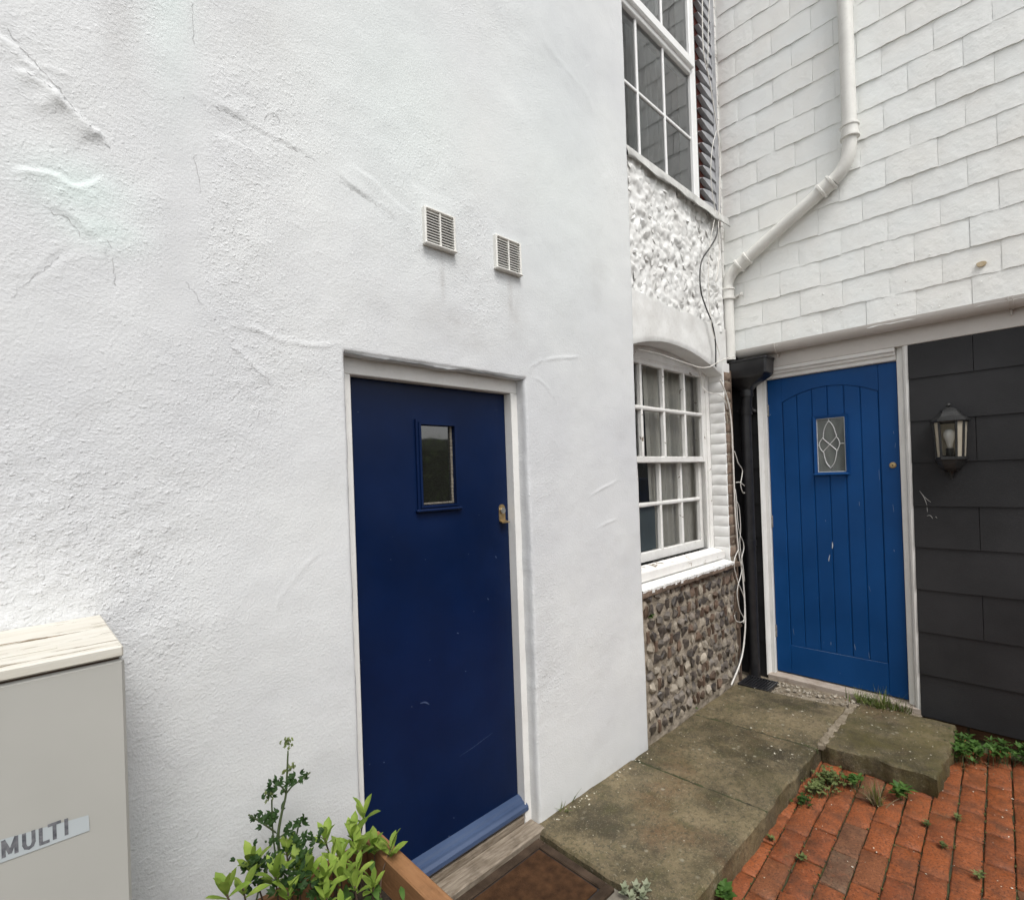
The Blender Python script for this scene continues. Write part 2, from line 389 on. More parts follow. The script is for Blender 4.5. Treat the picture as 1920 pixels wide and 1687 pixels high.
def m_glass(name, tint=(.9, .93, .92), rough=.0, refl=1., bumpst=.0, ior=1.5):
    t = NT(name); t.t.nodes.remove(t.b)
    tr = t.n('ShaderNodeBsdfTransparent'); tr.inputs[0].default_value = (*tint, 1)
    gl = t.n('ShaderNodeBsdfGlossy'); gl.inputs[0].default_value = (refl, refl, refl, 1); gl.inputs['Roughness'].default_value = rough
    fr = t.n('ShaderNodeFresnel'); fr.inputs[0].default_value = ior
    if bumpst: nm = t.bump(t.noise(3.0, 2), bumpst, .01); t.l(nm, gl.inputs['Normal'])
    mx = t.n('ShaderNodeMixShader'); t.l(fr.outputs[0], mx.inputs[0]); t.l(tr.outputs[0], mx.inputs[1]); t.l(gl.outputs[0], mx.inputs[2])
    t.l(mx.outputs[0], t.out.inputs[0]); return t.m
M_GLASS = m_glass('window_glass', tint=(.95, .96, .95), bumpst=.05, ior=1.28)
M_GLASSU = m_glass('upper_window_glass', tint=(.8, .83, .83), bumpst=.02, ior=2.1)
M_GLASSD = m_glass('door_glass', tint=(.5, .5, .47), rough=.03, bumpst=.2, ior=2.8)
def reflection_veil(m, col, f):
    nt_ = m.node_tree; out = [n for n in nt_.nodes if n.type == 'OUTPUT_MATERIAL'][0]; src = out.inputs[0].links[0].from_socket
    d = nt_.nodes.new('ShaderNodeBsdfDiffuse'); d.inputs[0].default_value = (*col, 1); mx = nt_.nodes.new('ShaderNodeMixShader'); mx.inputs[0].default_value = f
    nt_.links.new(src, mx.inputs[1]); nt_.links.new(d.outputs[0], mx.inputs[2]); nt_.links.new(mx.outputs[0], out.inputs[0])
reflection_veil(M_GLASSD, (.30, .31, .27), .035); reflection_veil(M_GLASSU, (.5, .52, .52), .035)  # faint diffuse colour stands in for the weak reflections in these panes
M_GLASSB = m_glass('leaded_glass', tint=(.75, .78, .76), rough=.08, bumpst=.25)
def m_leaf(name, c1, c2, tl=.35, rough=.55):
    t = NT(name); k = t.noise(22, 3); col = t.mix(t.ramf(k, .3, .7), c1, c2); col = t.mix(t.ramf(t.rand(), .55, 1., 0., .6), col, tuple(x*.38 for x in c1)); t.fin(col, rough, None, .25)
    tn = t.n('ShaderNodeBsdfTranslucent'); t.l(col, tn.inputs[0]); mx = t.n('ShaderNodeMixShader'); mx.inputs[0].default_value = tl
    t.l(t.b.outputs[0], mx.inputs[1]); t.l(tn.outputs[0], mx.inputs[2]); t.l(mx.outputs[0], t.out.inputs[0]); return t.m
M_OPAL = m_leaf('milky_pane', (.66, .60, .48), (.76, .70, .58), .45, .3)
M_LEAF_L = m_leaf('lime_leaf', (.16, .27, .035), (.34, .44, .09))
M_LEAF_D = m_leaf('parsley_leaf', (.020, .050, .014), (.045, .095, .022))
M_LEAF_M = m_leaf('weed_leaf', (.045, .115, .022), (.11, .20, .045))
M_LEAF_Y = m_leaf('pale_weed_leaf', (.12, .16, .05), (.22, .26, .10))
M_LEAF_S = m_leaf('succulent_leaf', (.30, .34, .22), (.42, .44, .32), .1)
M_GRASS = m_leaf('grass_blade', (.075, .125, .02), (.20, .23, .07), .25)
M_DRY = m_leaf('dry_grass', (.20, .15, .08), (.34, .28, .17), .2)
M_STEM = simple('green_stem', (.045, .07, .025), (.08, .10, .04), 30, .6, 0, 0)
M_STEMB = simple('brown_stem', (.05, .03, .02), (.09, .055, .035), 30, .7, 0, 0)
M_HEDGE = m_leaf('hedge_leaf', (.085, .15, .05), (.19, .27, .09), .35)

# ================================================================== GROUND
rng = random.Random(4)
g = MB().quad((-40, -40, -.135), (40, -40, -.135), (40, 40, -.135), (-40, 40, -.135))
tag(g.build('ground', M_GROUND), kind='structure')
ZP = -.100
bed = MB(); bed.quad((1.45, -2.9, ZP-.012), (4.2, -2.9, ZP-.012), (4.2, -.55, ZP-.012), (1.45, -.55, ZP-.012))
bed.quad((1.45, -2.9, -.134), (4.2, -2.9, -.134), (4.2, -2.9, ZP-.012), (1.45, -2.9, ZP-.012))
paving = tag(bed.build('brick_paving', M_JOINT), kind='structure')
def piece_mesh(name, sx, sy, sz, c, seed, amp, mat, n=(5, 3)):
    """a brick, top at z=0, with a worn uneven top"""
    r = random.Random(seed); m = MB(); nx, ny = n
    xs = [-sx/2, -sx/2+c]+[-sx/2+c+(sx-2*c)*(i+1)/(nx-2) for i in range(nx-3)]+[sx/2-c, sx/2]
    ys = [-sy/2, -sy/2+c]+[-sy/2+c+(sy-2*c)*(i+1)/(ny-2) for i in range(ny-3)]+[sy/2-c, sy/2]
    idx = {}
    for i, x in enumerate(xs):
        for j, y in enumerate(ys):
            e = i in (0, len(xs)-1) or j in (0, len(ys)-1)
            idx[i, j] = len(m.v); m.v.append((x+r.uniform(-amp, amp), y+r.uniform(-amp, amp), -(c if e else 0)+r.uniform(-amp, amp)*.7))
    for i in range(len(xs)-1):
        for j in range(len(ys)-1): m.f.append((idx[i, j], idx[i+1, j], idx[i+1, j+1], idx[i, j+1]))
    loop = [(i, 0) for i in range(len(xs))]+[(len(xs)-1, j) for j in range(1, len(ys))]+[(i, len(ys)-1) for i in range(len(xs)-2, -1, -1)]+[(0, j) for j in range(len(ys)-2, 0, -1)]
    base = []
    for k in loop:
        p = m.v[idx[k]]; base.append(len(m.v)); m.v.append((p[0], p[1], -sz))
    for a in range(len(loop)):
        b = (a+1) % len(loop); m.f.append((idx[loop[b]], idx[loop[a]], base[a], base[b]))
    me = bpy.data.meshes.new(name); me.from_pydata(m.v, [], m.f)
    bm = bmesh.new(); bm.from_mesh(me); bmesh.ops.recalc_face_normals(bm, faces=bm.faces); bm.to_mesh(me); bm.free()
    me.polygons.foreach_set('use_smooth', [True]*len(me.polygons)); me.set_sharp_from_angle(angle=R(50)); me.materials.append(mat); return me
pav = [piece_mesh('brick', .2285, .0892, .034, .0045, 10+k, .0022, M_PAVE, (6, 4)) for k in range(7)]
th = R(3.0); ca, sa = math.cos(th), math.sin(th)
for j in range(25):
    off = (.11 if j % 2 else 0)+rng.uniform(-.02, .02)
    for i in range(13):
        u = i*.2350+off; v = -j*.0950
        x = 1.42+u*ca-v*sa*.0; y = -.560+v+(u-1.2)*sa
        if x > 3.99-.02 or x < 1.5 or y > -.62 or y < -2.85: continue
        if y > -1.12 and x > 3.32: continue
        inst('brick', rng.choice(pav), (x, y, ZP+rng.uniform(-.006, .003)), paving, (rng.uniform(-.007, .007), rng.uniform(-.007, .007), th+rng.uniform(-.014, .014)+rng.choice((0, math.pi))))

MOSS_SPOTS = []
def slab_obj(name, x0, x1, y0, y1, zt, th_, seed, nx=90, ny=70, chip=.011, amp=.005, parent=None, skew=(0,0,0,0), mat=None):
    X, Y = np.meshgrid(np.linspace(0, 1, nx), np.linspace(0, 1, ny), indexing='ij')
    ex = np.minimum(X, 1-X)*(x1-x0); ey = np.minimum(Y, 1-Y)*(y1-y0); e = np.minimum(ex, ey)
    xa = x0+skew[0]*Y; xb = x1+skew[1]*Y; PX = xa+(xb-xa)*X
    ya = y0+skew[2]*X; yb = y1+skew[3]*X; PY = ya+(yb-ya)*Y
    PX = PX+fbm(PX*9, PY*9, seed, 4)*chip*np.exp(-ex/.02)*np.where(ex < .05, 1, 0)
    PY = PY+fbm(PX*9+5, PY*9+3, seed+3, 4)*chip*np.exp(-ey/.02)*np.where(ey < .05, 1, 0)
    PZ = zt+fbm(PX*3.5, PY*3.5, seed+7, 5)*amp+fbm(PX*28, PY*28, seed+9, 3)*.0012-.010*np.clip(1-e/.012, 0, 1)**2-.006*np.clip(fbm(PX*14, PY*14, seed+5, 3), 0, 1)*np.clip(1-e/.03, 0, 1)
    V = np.stack([PX, PY, PZ], -1).reshape(-1, 3).tolist(); F = []
    for i in range(nx-1):
        for j in range(ny-1): F.append((i*ny+j, (i+1)*ny+j, (i+1)*ny+j+1, i*ny+j+1))
    loop = [i*ny for i in range(nx)]+[(nx-1)*ny+j for j in range(1, ny)]+[i*ny+ny-1 for i in range(nx-2, -1, -1)]+[j for j in range(ny-2, 0, -1)]
    rings = [loop]
    for q in (.35, .7, 1.0):
        ring = []
        for k in loop:
            p = V[k]; h = float(fbm(np.array([p[0]*12+p[1]*12]), np.array([q*4.]), seed+2, 3)[0])
            ring.append(len(V)); V.append([p[0]+h*.008, p[1]+h*.008, p[2]-(p[2]-(zt-th_))*q])
        rings.append(ring)
    for a, b in zip(rings, rings[1:]):
        for k in range(len(loop)):
            k2 = (k+1) % len(loop); F.append((a[k2], a[k], b[k], b[k2]))
    F.append(tuple(rings[-1]))
    m = MB(); m.v = [tuple(p) for p in V]; m.f = F
    return m.build(name, mat or M_SLAB, parent, smooth=True, autosm=32)
walk = tag(empty('stone_path', (2.4, -.33, -.13)), kind='structure')
slab_obj('slab', 1.600, 2.392, -.672, .022, 0.0, .13, 11, parent=walk, skew=(0, -.03, 0, 0))
slab_obj('slab', 2.400, 3.118, -.668, .022, -.003, .13, 12, parent=walk, skew=(-.03, -.05, 0, 0))
slab_obj('slab', 3.126, 3.775, -.655, .022, -.001, .13, 13, parent=walk, skew=(-.05, -.09, 0, 0))
step = slab_obj('step_slab', 3.205, 3.92, -1.172, -.675, .003, .105, 17, parent=None, amp=.007, chip=.022, skew=(-.01, -.03, .0, -.01), mat=M_STEP)
tag(step, 'thick mossy stone slab with broken edge in front of the bright blue door', 'stone slab')
sup = MB(); sup.box(3.32, 3.9, -1.10, -.70, -.134, -.103); sup.build('packing', M_JOINT, step)
fil = MB()
for k in range(26):
    x = 3.18+k*.026; w = rng.uniform(.012, .026); y = -.672+rng.uniform(-.006, .006)
    fil.box(x-.018, x+.02, y-w, y+w, -.03, .0035+rng.uniform(-.004, .004), .004, Matrix.Rotation(rng.uniform(-.4, .4), 3, 'Z'))
fil.build('mortar_joint', M_FILLET, walk)
fil = MB().box(3.70, 4.03, -1.0, .15, -.134, -.022, .0); fil.build('gravel_bed', M_FILLET, walk)
jm = MB()
for xx in (2.395, 3.12):
    for k in range(30):
        y = -.66+k*.0225; x = xx-(.03+.02*(xx > 3))*((y+.67)/.69)+rng.uniform(-.0015, .0015)
        jm.box(x-.006, x+.006, y-.012, y+.012, -.03, -.006+rng.uniform(-.003, .003), .002)
jm.build('joint_filling', M_JOINT, walk)

# loose gravel, flakes
def hull_mesh(name, seed, n=14, sc=(1, 1, 1), mat=None, smooth=False):
    r = random.Random(seed); bm = bmesh.new()
    for k in range(n):
        v = Vector((r.gauss(0, 1), r.gauss(0, 1), r.gauss(0, 1))).normalized()*r.uniform(.8, 1.05)
        bm.verts.new((v.x*sc[0], v.y*sc[1], v.z*sc[2]))
    bmesh.ops.convex_hull(bm, input=bm.verts); bmesh.ops.delete(bm, geom=[v for v in bm.verts if not v.link_faces], context='VERTS')
    me = bpy.data.meshes.new(name); bm.to_mesh(me); bm.free()
    if smooth: me.polygons.foreach_set('use_smooth', [True]*len(me.polygons))
    if mat: me.materials.append(mat)
    return me
def scatter_hulls(name, spots, mat, parent, seed):
    r = random.Random(seed); m = MB()
    base = [hull_mesh('h', seed+k, 9) for k in range(5)]
    for (x, y, z, s, fl) in spots:
        me = r.choice(base); q = Matrix.Rotation(r.uniform(0, 6.3), 3, 'Z')
        m.add([q @ Vector((v.co.x*s, v.co.y*s*r.uniform(.6, 1), v.co.z*s*fl))+Vector((x, y, z)) for v in me.vertices], [tuple(p.vertices) for p in me.polygons])
    return m.build(name, mat, parent, recalc=False)
sp = [(rng.uniform(3.74, 3.97), rng.uniform(-1.0, -.16), -.016, rng.uniform(.004, .012), .7) for _ in range(330)]
sp += [(rng.uniform(3.80, 3.93), rng.uniform(-.75, -.2), -.008, rng.uniform(.012, .022), .6) for _ in range(16)]
tag(scatter_hulls('gravel', sp, M_PEB, None, 3), 'pale loose gravel along the sill of the bright blue door', 'gravel', kind='stuff')
sp = []
for _ in range(80):
    x = rng.uniform(1.65, 3.75); y = rng.uniform(-.64, -.02); sp.append((x, y, .0005, rng.uniform(.0015, .0045), .2))
for _ in range(60):
    c = rng.choice(((3.12, -.52), (3.0, -.45), (3.3, -.4), (3.05, -.62), (3.5, -.45))); sp.append((c[0]+rng.gauss(0, .11), max(-.66, c[1]+rng.gauss(0, .09)), .0008, rng.uniform(.002, .005)*rng.choice((1, 1, 1, 2.2)), .12))
for _ in range(34):
    x = rng.uniform(1.66, 2.5); sp.append((x, -.012-abs(rng.gauss(0, .02)), .001, rng.uniform(.003, .009), .3))
for _ in range(60): sp.append((rng.uniform(3.2, 3.88), rng.uniform(-1.12, -.7), .004, rng.uniform(.002, .007), .2))
for _ in range(130): sp.append((rng.uniform(1.8, 3.9), rng.uniform(-1.9, -.72), ZP+.003, rng.uniform(.002, .006), .35))
tag(scatter_hulls('paint_flakes', sp, M_FLAKE, None, 7), 'white paint flakes and grit scattered over the paving', 'debris', kind='stuff')

# ================================================================== HOUSE WITH THE RENDERED WALL
house = tag(empty('rendered_house', (1.2, .1, -.13)), 'white rendered house with navy door, air vents and sash windows beside the corner', 'house')

# ---- rendered wall, real relief
DX0, DX1, DZ1 = .798, 1.638, 1.955
def seg(a, b, s): return list(np.linspace(a, b, max(2, int(round(abs(b-a)/s))+1))[:-1])
xs = seg(-2.6, -.30, .06)+seg(-.30, DX0, .0062)+seg(DX0, DX1, .0062)+seg(DX1, 2.512, .0066)+[2.512]
zs = seg(-.13, .35, .010)+seg(.35, DZ1, .0062)+seg(DZ1, 4.25, .0068)+seg(4.25, 5.6, .06)+[5.6]
xs = np.array(xs); zs = np.array(zs); X, Z = np.meshgrid(xs, zs, indexing='ij')
def rough_mask():
    m = .20+.85*fbm(X*1.6, Z*1.6, 31, 4)
    left = sstep(.75, .25, X+.10*fbm(X*3, Z*3, 5, 3))*sstep(1.3, 1.75, Z)
    m = m+.42*left
    for cx, cz, rx, rz, a in ((.44, 2.24, .13, .18, .55), (.62, 2.75, .25, .3, .35), (.15, 1.45, .25, .3, .35), (.13, 2.45, .2, .25, .25), (1.3, 2.1, .3, .12, .15)):
        d = ((X-cx)/rx)**2+((Z-cz)/rz)**2; m = m+a*np.exp(-d*(1+.5*fbm(X*6, Z*6, 8, 3)))
    band = np.exp(-((X-.335-.03*np.sin(Z*3))/.045)**2)*sstep(1.9, 2.05, Z)*sstep(3.1, 2.6, Z); m = m-.8*band
    m = m-.4*sstep(1.7, 2.0, X)
    return np.clip(m, 0, 1), band
MK, BAND = rough_mask()
H = fbm(X*1.1, Z*1.1, 1, 3)*.0075+fbm(X*4.2, Z*4.2, 2, 4)*.0034
H += fbm(X*13, Z*13, 3, 2)*.0016*(.25+MK)
lump = fbm(X*60, Z*56, 4, 2); H += (.35*lump+.65*np.maximum(lump, 0))*.0030*np.clip(MK-.22, 0, 1)**1.5
H += -.0022*BAND
rid = 1-np.abs(fbm(X*7, Z*9, 12, 4))*2.2; H += np.clip(rid-.75, 0, 1)*.012*np.clip(MK-.55, 0, 1)
TIN = np.zeros_like(X); DIRT = np.zeros_like(X)
def feat(pts, w, amp, kind='ridge', wob=.004, soft=.035):
    global H
    P = [(p[0], p[2]) for p in pts]
    x0 = min(p[0] for p in P)-.35; x1 = max(p[0] for p in P)+.35; z0 = min(p[1] for p in P)-.35; z1 = max(p[1] for p in P)+.35
    a, b = np.searchsorted(xs, [x0, x1]); c, d = np.searchsorted(zs, [z0, z1]); sl = (slice(a, b), slice(c, d))
    if a >= b or c >= d: return
    wb = wob*(2.6 if kind.startswith('step') else 2.); Xs = X[sl]+fbm(X[sl]*19, Z[sl]*19, 71, 4)*wb; Zs = Z[sl]+fbm(X[sl]*19+9, Z[sl]*19, 72, 4)*wb
    D, S, T = poly_dist(Xs, Zs, P); end = sstep(0, .25, T)*sstep(1, .75, T); var = np.clip(.7+1.1*fbm(Xs*9, Zs*9, 73, 3), .0, 1.5)
    if kind == 'ridge': h = np.exp(-(D/w)**2)*amp
    elif kind == 'crack': h = -np.exp(-(D/w)**2)*amp+np.exp(-((D-w*2.2)/w)**2)*amp*.35
    else:
        sd_ = 1. if kind == 'stepL' else -1.
        h = np.where(S*sd_ > 0, np.exp(-D/soft), 0)*amp*sstep(0, w, D*1.0) - np.where(S*sd_ <= 0, np.exp(-D/(w*1.4)), 0)*amp*.3
    H[sl] += h*end*var*(1.0 if kind.startswith('step') else .62)
feat([(-0.0305, 0.0, 2.5731), (0.0023, 0.0, 2.5543), (0.0323, -0.0, 2.5434), (0.0585, 0.0, 2.5209), (0.0973, 0.0, 2.4785)], .008, .007, 'stepR')
feat([(0.0854, 0.0, 2.4913), (0.1083, 0.0, 2.4585), (0.1369, 0.0, 2.4336), (0.1485, 0.0, 2.4169), (0.1767, 0.0, 2.4058), (0.1938, 0.0, 2.3773)], .006, .0095, 'stepR')
feat([(0.0223, 0.0, 2.4896), (0.0532, 0.0, 2.4874), (0.0804, 0.0, 2.4763), (0.1035, 0.0, 2.4562), (0.1174, 0.0, 2.4374)], .006, .008, 'stepR')
feat([(0.0584, 0.0, 2.5172), (0.0954, 0.0, 2.5153), (0.129, 0.0, 2.5134)], .005, .005, 'ridge')
feat([(-0.0044, 0.0, 2.2561), (0.0391, 0.0, 2.2633), (0.0802, -0.0, 2.2704), (0.0988, 0.0, 2.2611), (0.1228, 0.0, 2.2572), (0.1847, 0.0, 2.3102)], .006, .008, 'stepR')
feat([(0.0554, 0.0, 2.1934), (0.0921, 0.0, 2.1809), (0.1205, -0.0, 2.1646), (0.1443, 0.0, 2.1269)], .008, .006, 'stepL')
feat([(-0.0106, 0.0, 1.9761), (0.0423, 0.0, 2.0184), (0.0897, 0.0, 2.0799), (0.1243, 0.0, 2.1212)], .006, .0022, 'crack')
feat([(0.1837, 0.0, 2.1475), (0.1868, 0.0, 2.1061), (0.194, 0.0, 2.055), (0.1974, 0.0, 2.0226)], .005, .0045, 'crack')
feat([(0.3391, 0.0, 2.5908), (0.4022, 0.0, 2.5922), (0.4556, 0.0, 2.5949), (0.5258, 0.0, 2.5807), (0.601, 0.0, 2.5704), (0.7329, 0.0, 2.5613), (0.8792, 0.0, 2.5015), (1.0451, 0.0, 2.4535)], .006, .0042, 'stepL', .002, .05)
feat([(0.3326, 0.0, 2.5733), (0.4278, 0.0, 2.567), (0.5694, 0.0, 2.5441), (0.7661, 0.0, 2.4965), (1.0443, 0.0, 2.434)], .035, -.0016, 'ridge', .001)
feat([(0.3842, 0.0, 2.8621), (0.3873, 0.0, 2.7465)], .004, .003, 'crack', .002)
feat([(0.3754, 0.0, 2.4628), (0.384, 0.0, 2.4079), (0.3896, 0.0, 2.3367)], .004, .003, 'crack', .002)
feat([(0.347, 0.0, 2.0819), (0.3796, 0.0, 2.0342), (0.4175, 0.0, 1.9902), (0.4563, 0.0, 1.9293), (0.5042, 0.0, 1.8825), (0.5767, 0.0, 1.8168)], .0055, .0042, 'ridge', .002)
feat([(0.4173, 0.0, 1.9857), (0.4648, 0.0, 1.9837), (0.5074, 0.0, 1.9851), (0.5513, 0.0, 1.9753), (0.597, 0.0, 1.9636), (0.6614, 0.0, 1.9605), (0.7298, 0.0, 1.9658), (0.8125, 0.0, 1.9924)], .0055, .0045, 'ridge', .002)
feat([(0.5513, 0.0, 1.9753), (0.6127, 0.0, 1.9612), (0.6612, 0.0, 1.9555)], .003, .003, 'crack', .001)
feat([(0.5671, 0.0, 2.6149), (0.5769, 0.0, 2.637), (0.5943, 0.0, 2.6514), (0.6095, 0.0, 2.639), (0.6181, 0.0, 2.6135), (0.6082, 0.0, 2.5978), (0.5896, 0.0, 2.6009), (0.5713, 0.0, 2.604), (0.5671, 0.0, 2.6149)], .0045, .0055, 'ridge', .001)
feat([(0.4238, 0.0, 2.5204), (0.4673, 0.0, 2.5242), (0.5239, 0.0, 2.5172), (0.5678, 0.0, 2.4957)], .004, .003, 'stepR', .004)
feat([(0.4238, 0.0, 2.5204), (0.4449, 0.0, 2.4618), (0.4779, 0.0, 2.4139)], .006, .003, 'stepL', .006)
feat([(0.6251, 0.0, 2.3386), (0.6507, 0.0, 2.3303), (0.6767, 0.0, 2.3167)], .003, .0035, 'ridge', .002)
feat([(1.6551, 0.0, 1.9819), (1.6911, 0.0, 2.0194), (1.745, -0.0, 2.0478), (1.8566, 0.0, 2.0773), (2.0585, -0.0, 2.1096)], .005, .0048, 'ridge', .001)
feat([(1.6715, 0.0, 1.9695), (1.7299, 0.0, 1.9613), (1.7751, 0.0, 1.9367), (1.8453, 0.0, 1.866)], .0045, .0042, 'ridge', .001)
feat([(2.0613, 0.0, 1.4132), (2.1739, -0.0, 1.4537), (2.3421, 0.0, 1.4955)], .006, .0032, 'ridge', .002)
feat([(2.1086, -0.0, 1.2553), (2.209, 0.0, 1.2735), (2.3145, -0.0, 1.2871)], .005, .003, 'ridge', .002)
feat([(1.7994, -0.0, 1.7025), (1.8353, 0.0, 1.6786), (1.8522, 0.0, 1.6414)], .004, .003, 'ridge', .002)
feat([(0.7079, 0.0, 1.3348), (0.6215, 0.0, 1.2554), (0.5643, 0.0, 1.1929), (0.5423, 0.0, 1.1265)], .007, .0028, 'ridge', .002)
feat([(1.3227, 0.0, 2.6212), (1.3639, 0.0, 2.6223)], .003, .003, 'ridge', .001)
feat([(0.8249, 0.0, 2.598), (0.9221, 0.0, 2.5813), (1.004, 0.0, 2.5264), (1.1155, 0.0, 2.4954)], .012, .0025, 'stepR', .003)
feat([(1.7758, -0.0, 3.6894), (1.841, 0.0, 3.5533), (2.1567, 0.0, 3.4554), (2.2828, 0.0, 3.2909)], .02, .002, 'ridge', .004)
for (px, pz, rx, rz, a) in ((.13, 2.25, .10, .07, 1.), (.17, 2.17, .08, .05, .9), (.33, 2.9, .06, .3, .7), (1.05, 2.9, .35, .5, .45), (1.9, 3.0, .5, .9, .35)):
    TIN = np.maximum(TIN, a*np.exp(-((X-px)/rx)**2-((Z-pz)/rz)**2))
def dirt(px, pz, rx, rz, a): 
    global DIRT
    DIRT = np.maximum(DIRT, a*np.exp(-((X-px)/rx)**2-((Z-pz)/rz)**2))
for p, rx, rz, a in (((1.2045, 0.0, 2.2987), .012, .12, .55), ((1.5658, 0.0, 2.2938), .020, .16, .75), ((1.5838, 0.0, 2.2051), .06, .12, .5), ((1.2229, 0.0, 2.1386), .16, .06, .42), ((0.9474, 0.0, 2.1623), .12, .06, .22),
                     ((1.3816, 0.0, 2.081), .14, .05, .3), ((2.1924, 0.0, 2.537), .06, .14, .3), ((0.2208, 0.0, 2.6811), .04, .12, .5), ((0.5802, 0.0, 2.8857), .08, .10, .3), ((1.2863, 0.0, 2.4026), .12, .03, .25)):
    dirt(p[0], p[2], rx, rz, a)
DIRT = np.maximum(DIRT, .55*np.clip(1-(Z-0)/.10, 0, 1)**1.5*(X > DX1)*(.5+.5*np.clip(fbm(X*9, Z*9, 44, 3)+.5, 0, 1)))
# soft arris at the opening and the end of the wall
dop = np.maximum(np.maximum(DX0-X, X-DX1), Z-DZ1); jag = fbm(X*22, Z*22, 91, 4)
H -= .010*np.clip(1-np.maximum(dop, 0)/(.010+.003*np.clip(jag, -1, 1)), 0, 1)**2
H -= .010*np.clip(1-(2.512-X)/.012, 0, 1)**2
for (vx, vz) in (((1.127+1.279)/2, 2.49), ((1.485+1.644)/2, 2.49)):
    dv = np.maximum(np.abs(X-vx)-.085, np.abs(Z-vz)-.085); H *= sstep(0, .05, dv)
YW = -H
nx, nz = X.shape; VX = X.copy(); VZ = Z.copy()
eb = np.abs(X-2.512) < 1e-6; VX = np.where(eb, X+fbm(Z*6, Z*0+1, 61, 4)*.005, VX)
et = (np.abs(Z-DZ1) < 1e-6) & (X > DX0-1e-6) & (X < DX1+1e-6); VZ = np.where(et, Z+fbm(X*14, X*0, 62, 4)*.006, VZ)
er = (np.abs(X-DX1) < 1e-6) & (Z < DZ1); VX = np.where(er, VX+fbm(Z*14, Z*0+3, 63, 4)*.0018, VX)
el = (np.abs(X-DX0) < 1e-6) & (Z < DZ1); VX = np.where(el, VX+fbm(Z*14, Z*0+5, 64, 4)*.003, VX)
V = np.stack([VX, YW, VZ], -1).reshape(-1, 3)
I = np.arange(nx*nz).reshape(nx, nz); quads = np.stack([I[:-1, :-1], I[1:, :-1], I[1:, 1:], I[:-1, 1:]], -1)
cx = (X[:-1, :-1]+X[1:, 1:])/2; cz = (Z[:-1, :-1]+Z[1:, 1:])/2
keep = ~((cx > DX0) & (cx < DX1) & (cz < DZ1)); Q = quads[keep]
# returns: reveal faces and wall end
ia, ib = int(np.argmin(np.abs(xs-DX0))), int(np.argmin(np.abs(xs-DX1))); jt = int(np.argmin(np.abs(zs-DZ1)))
extra_v = []; extra_q = []
def ret(ids, depths, flip):
    global extra_v
    prev = list(ids)
    for dep in depths:
        cur = []
        for k in ids:
            p = V[k]; cur.append(len(V)+len(extra_v)); extra_v.append((p[0]+.0006*math.sin(p[2]*31+dep*90+p[0]*13), dep, p[2]))
        for a in range(len(ids)-1):
            q = (prev[a], prev[a+1], cur[a+1], cur[a]); extra_q.append(q if not flip else q[::-1])
        prev = cur
ret([I[ib, j] for j in range(0, jt+1, 1)], (.028, .05, .09, .17), False)
ret([I[ia, j] for j in range(0, jt+1, 1)], (.028, .05, .09, .17), True)
ret([I[i, jt] for i in range(ia, ib+1)], (.028, .05, .09, .17), False)
ret([I[nx-1, j] for j in range(nz)], (.028, .06, .19), True)
V = np.concatenate([V, np.array(extra_v)]); Q = np.concatenate([Q, np.array(extra_q)])
used = np.unique(Q); remap = -np.ones(len(V), int); remap[used] = np.arange(len(used)); Q = remap[Q]
def attr_arr(A, fill): return np.concatenate([A.reshape(-1), np.full(len(extra_v), fill)])[used].astype(np.float32)
me = bpy.data.meshes.new('wall'); org = np.array([0., 0., -.13]); Vw = V[used]-org
me.vertices.add(len(used)); me.vertices.foreach_set('co', Vw.reshape(-1)); me.loops.add(Q.size); me.loops.foreach_set('vertex_index', Q.reshape(-1).astype(np.int32))
me.polygons.add(len(Q)); me.polygons.foreach_set('loop_start', np.arange(0, Q.size, 4, dtype=np.int32)); me.polygons.foreach_set('loop_total', np.full(len(Q), 4, np.int32))
me.update(calc_edges=True); me.validate(); me.polygons.foreach_set('use_smooth', np.ones(len(me.polygons), bool))
for nm_, A, fl in (('rough_mask', MK, .15), ('dirt', DIRT, .12), ('tint', TIN, 0.)):
    at = me.attributes.new(nm_, 'FLOAT', 'POINT'); at.data.foreach_set('value', attr_arr(A, fl))
me.materials.append(M_RENDER); wo_ = bpy.data.objects.new('wall', me); COL.objects.link(wo_); _place(wo_, org, house)
M_CRACK = simple('hairline_crack', (.36, .36, .365), (.52, .52, .52), 60, .9, 0, 0)
def hs_(x, z):
    i = min(max(int(np.searchsorted(xs, x))-1, 0), nx-2); j = min(max(int(np.searchsorted(zs, z))-1, 0), nz-2)
    a = (x-xs[i])/(xs[i+1]-xs[i]); b = (z-zs[j])/(zs[j+1]-zs[j])
    return (YW[i, j]*(1-a)+YW[i+1, j]*a)*(1-b)+(YW[i, j+1]*(1-a)+YW[i+1, j+1]*a)*b
def hair(pts, w, seed):
    r = random.Random(seed); P = [Vector((p[0], 0, p[2])) for p in pts]; Q_ = []
    for a, b in zip(P, P[1:]):
        k = max(2, int((b-a).length/.009))
        for i in range(k): Q_.append(a+(b-a)*(i/k)+Vector((r.gauss(0, .0026), 0, r.gauss(0, .0026))))
    Q_.append(P[-1]); m = MB(); on_ = True
    for i in range(len(Q_)-1):
        if r.random() < .17: on_ = not on_
        if not on_: continue
        a, b = Q_[i], Q_[i+1]; d = (b-a).normalized(); n_ = Vector((-d.z, 0, d.x)); wa = w*r.uniform(.15, .85); wb = w*r.uniform(.15, .85)
        vs = [a-n_*wa, b-n_*wb, b+n_*wb, a+n_*wa]
        m.add([(v.x, hs_(v.x, v.z)-.0012, v.z) for v in vs], [(0, 1, 2, 3)])
    if m.v: m.build('crack', M_CRACK, house, recalc=False)['kind'] = 'stuff'
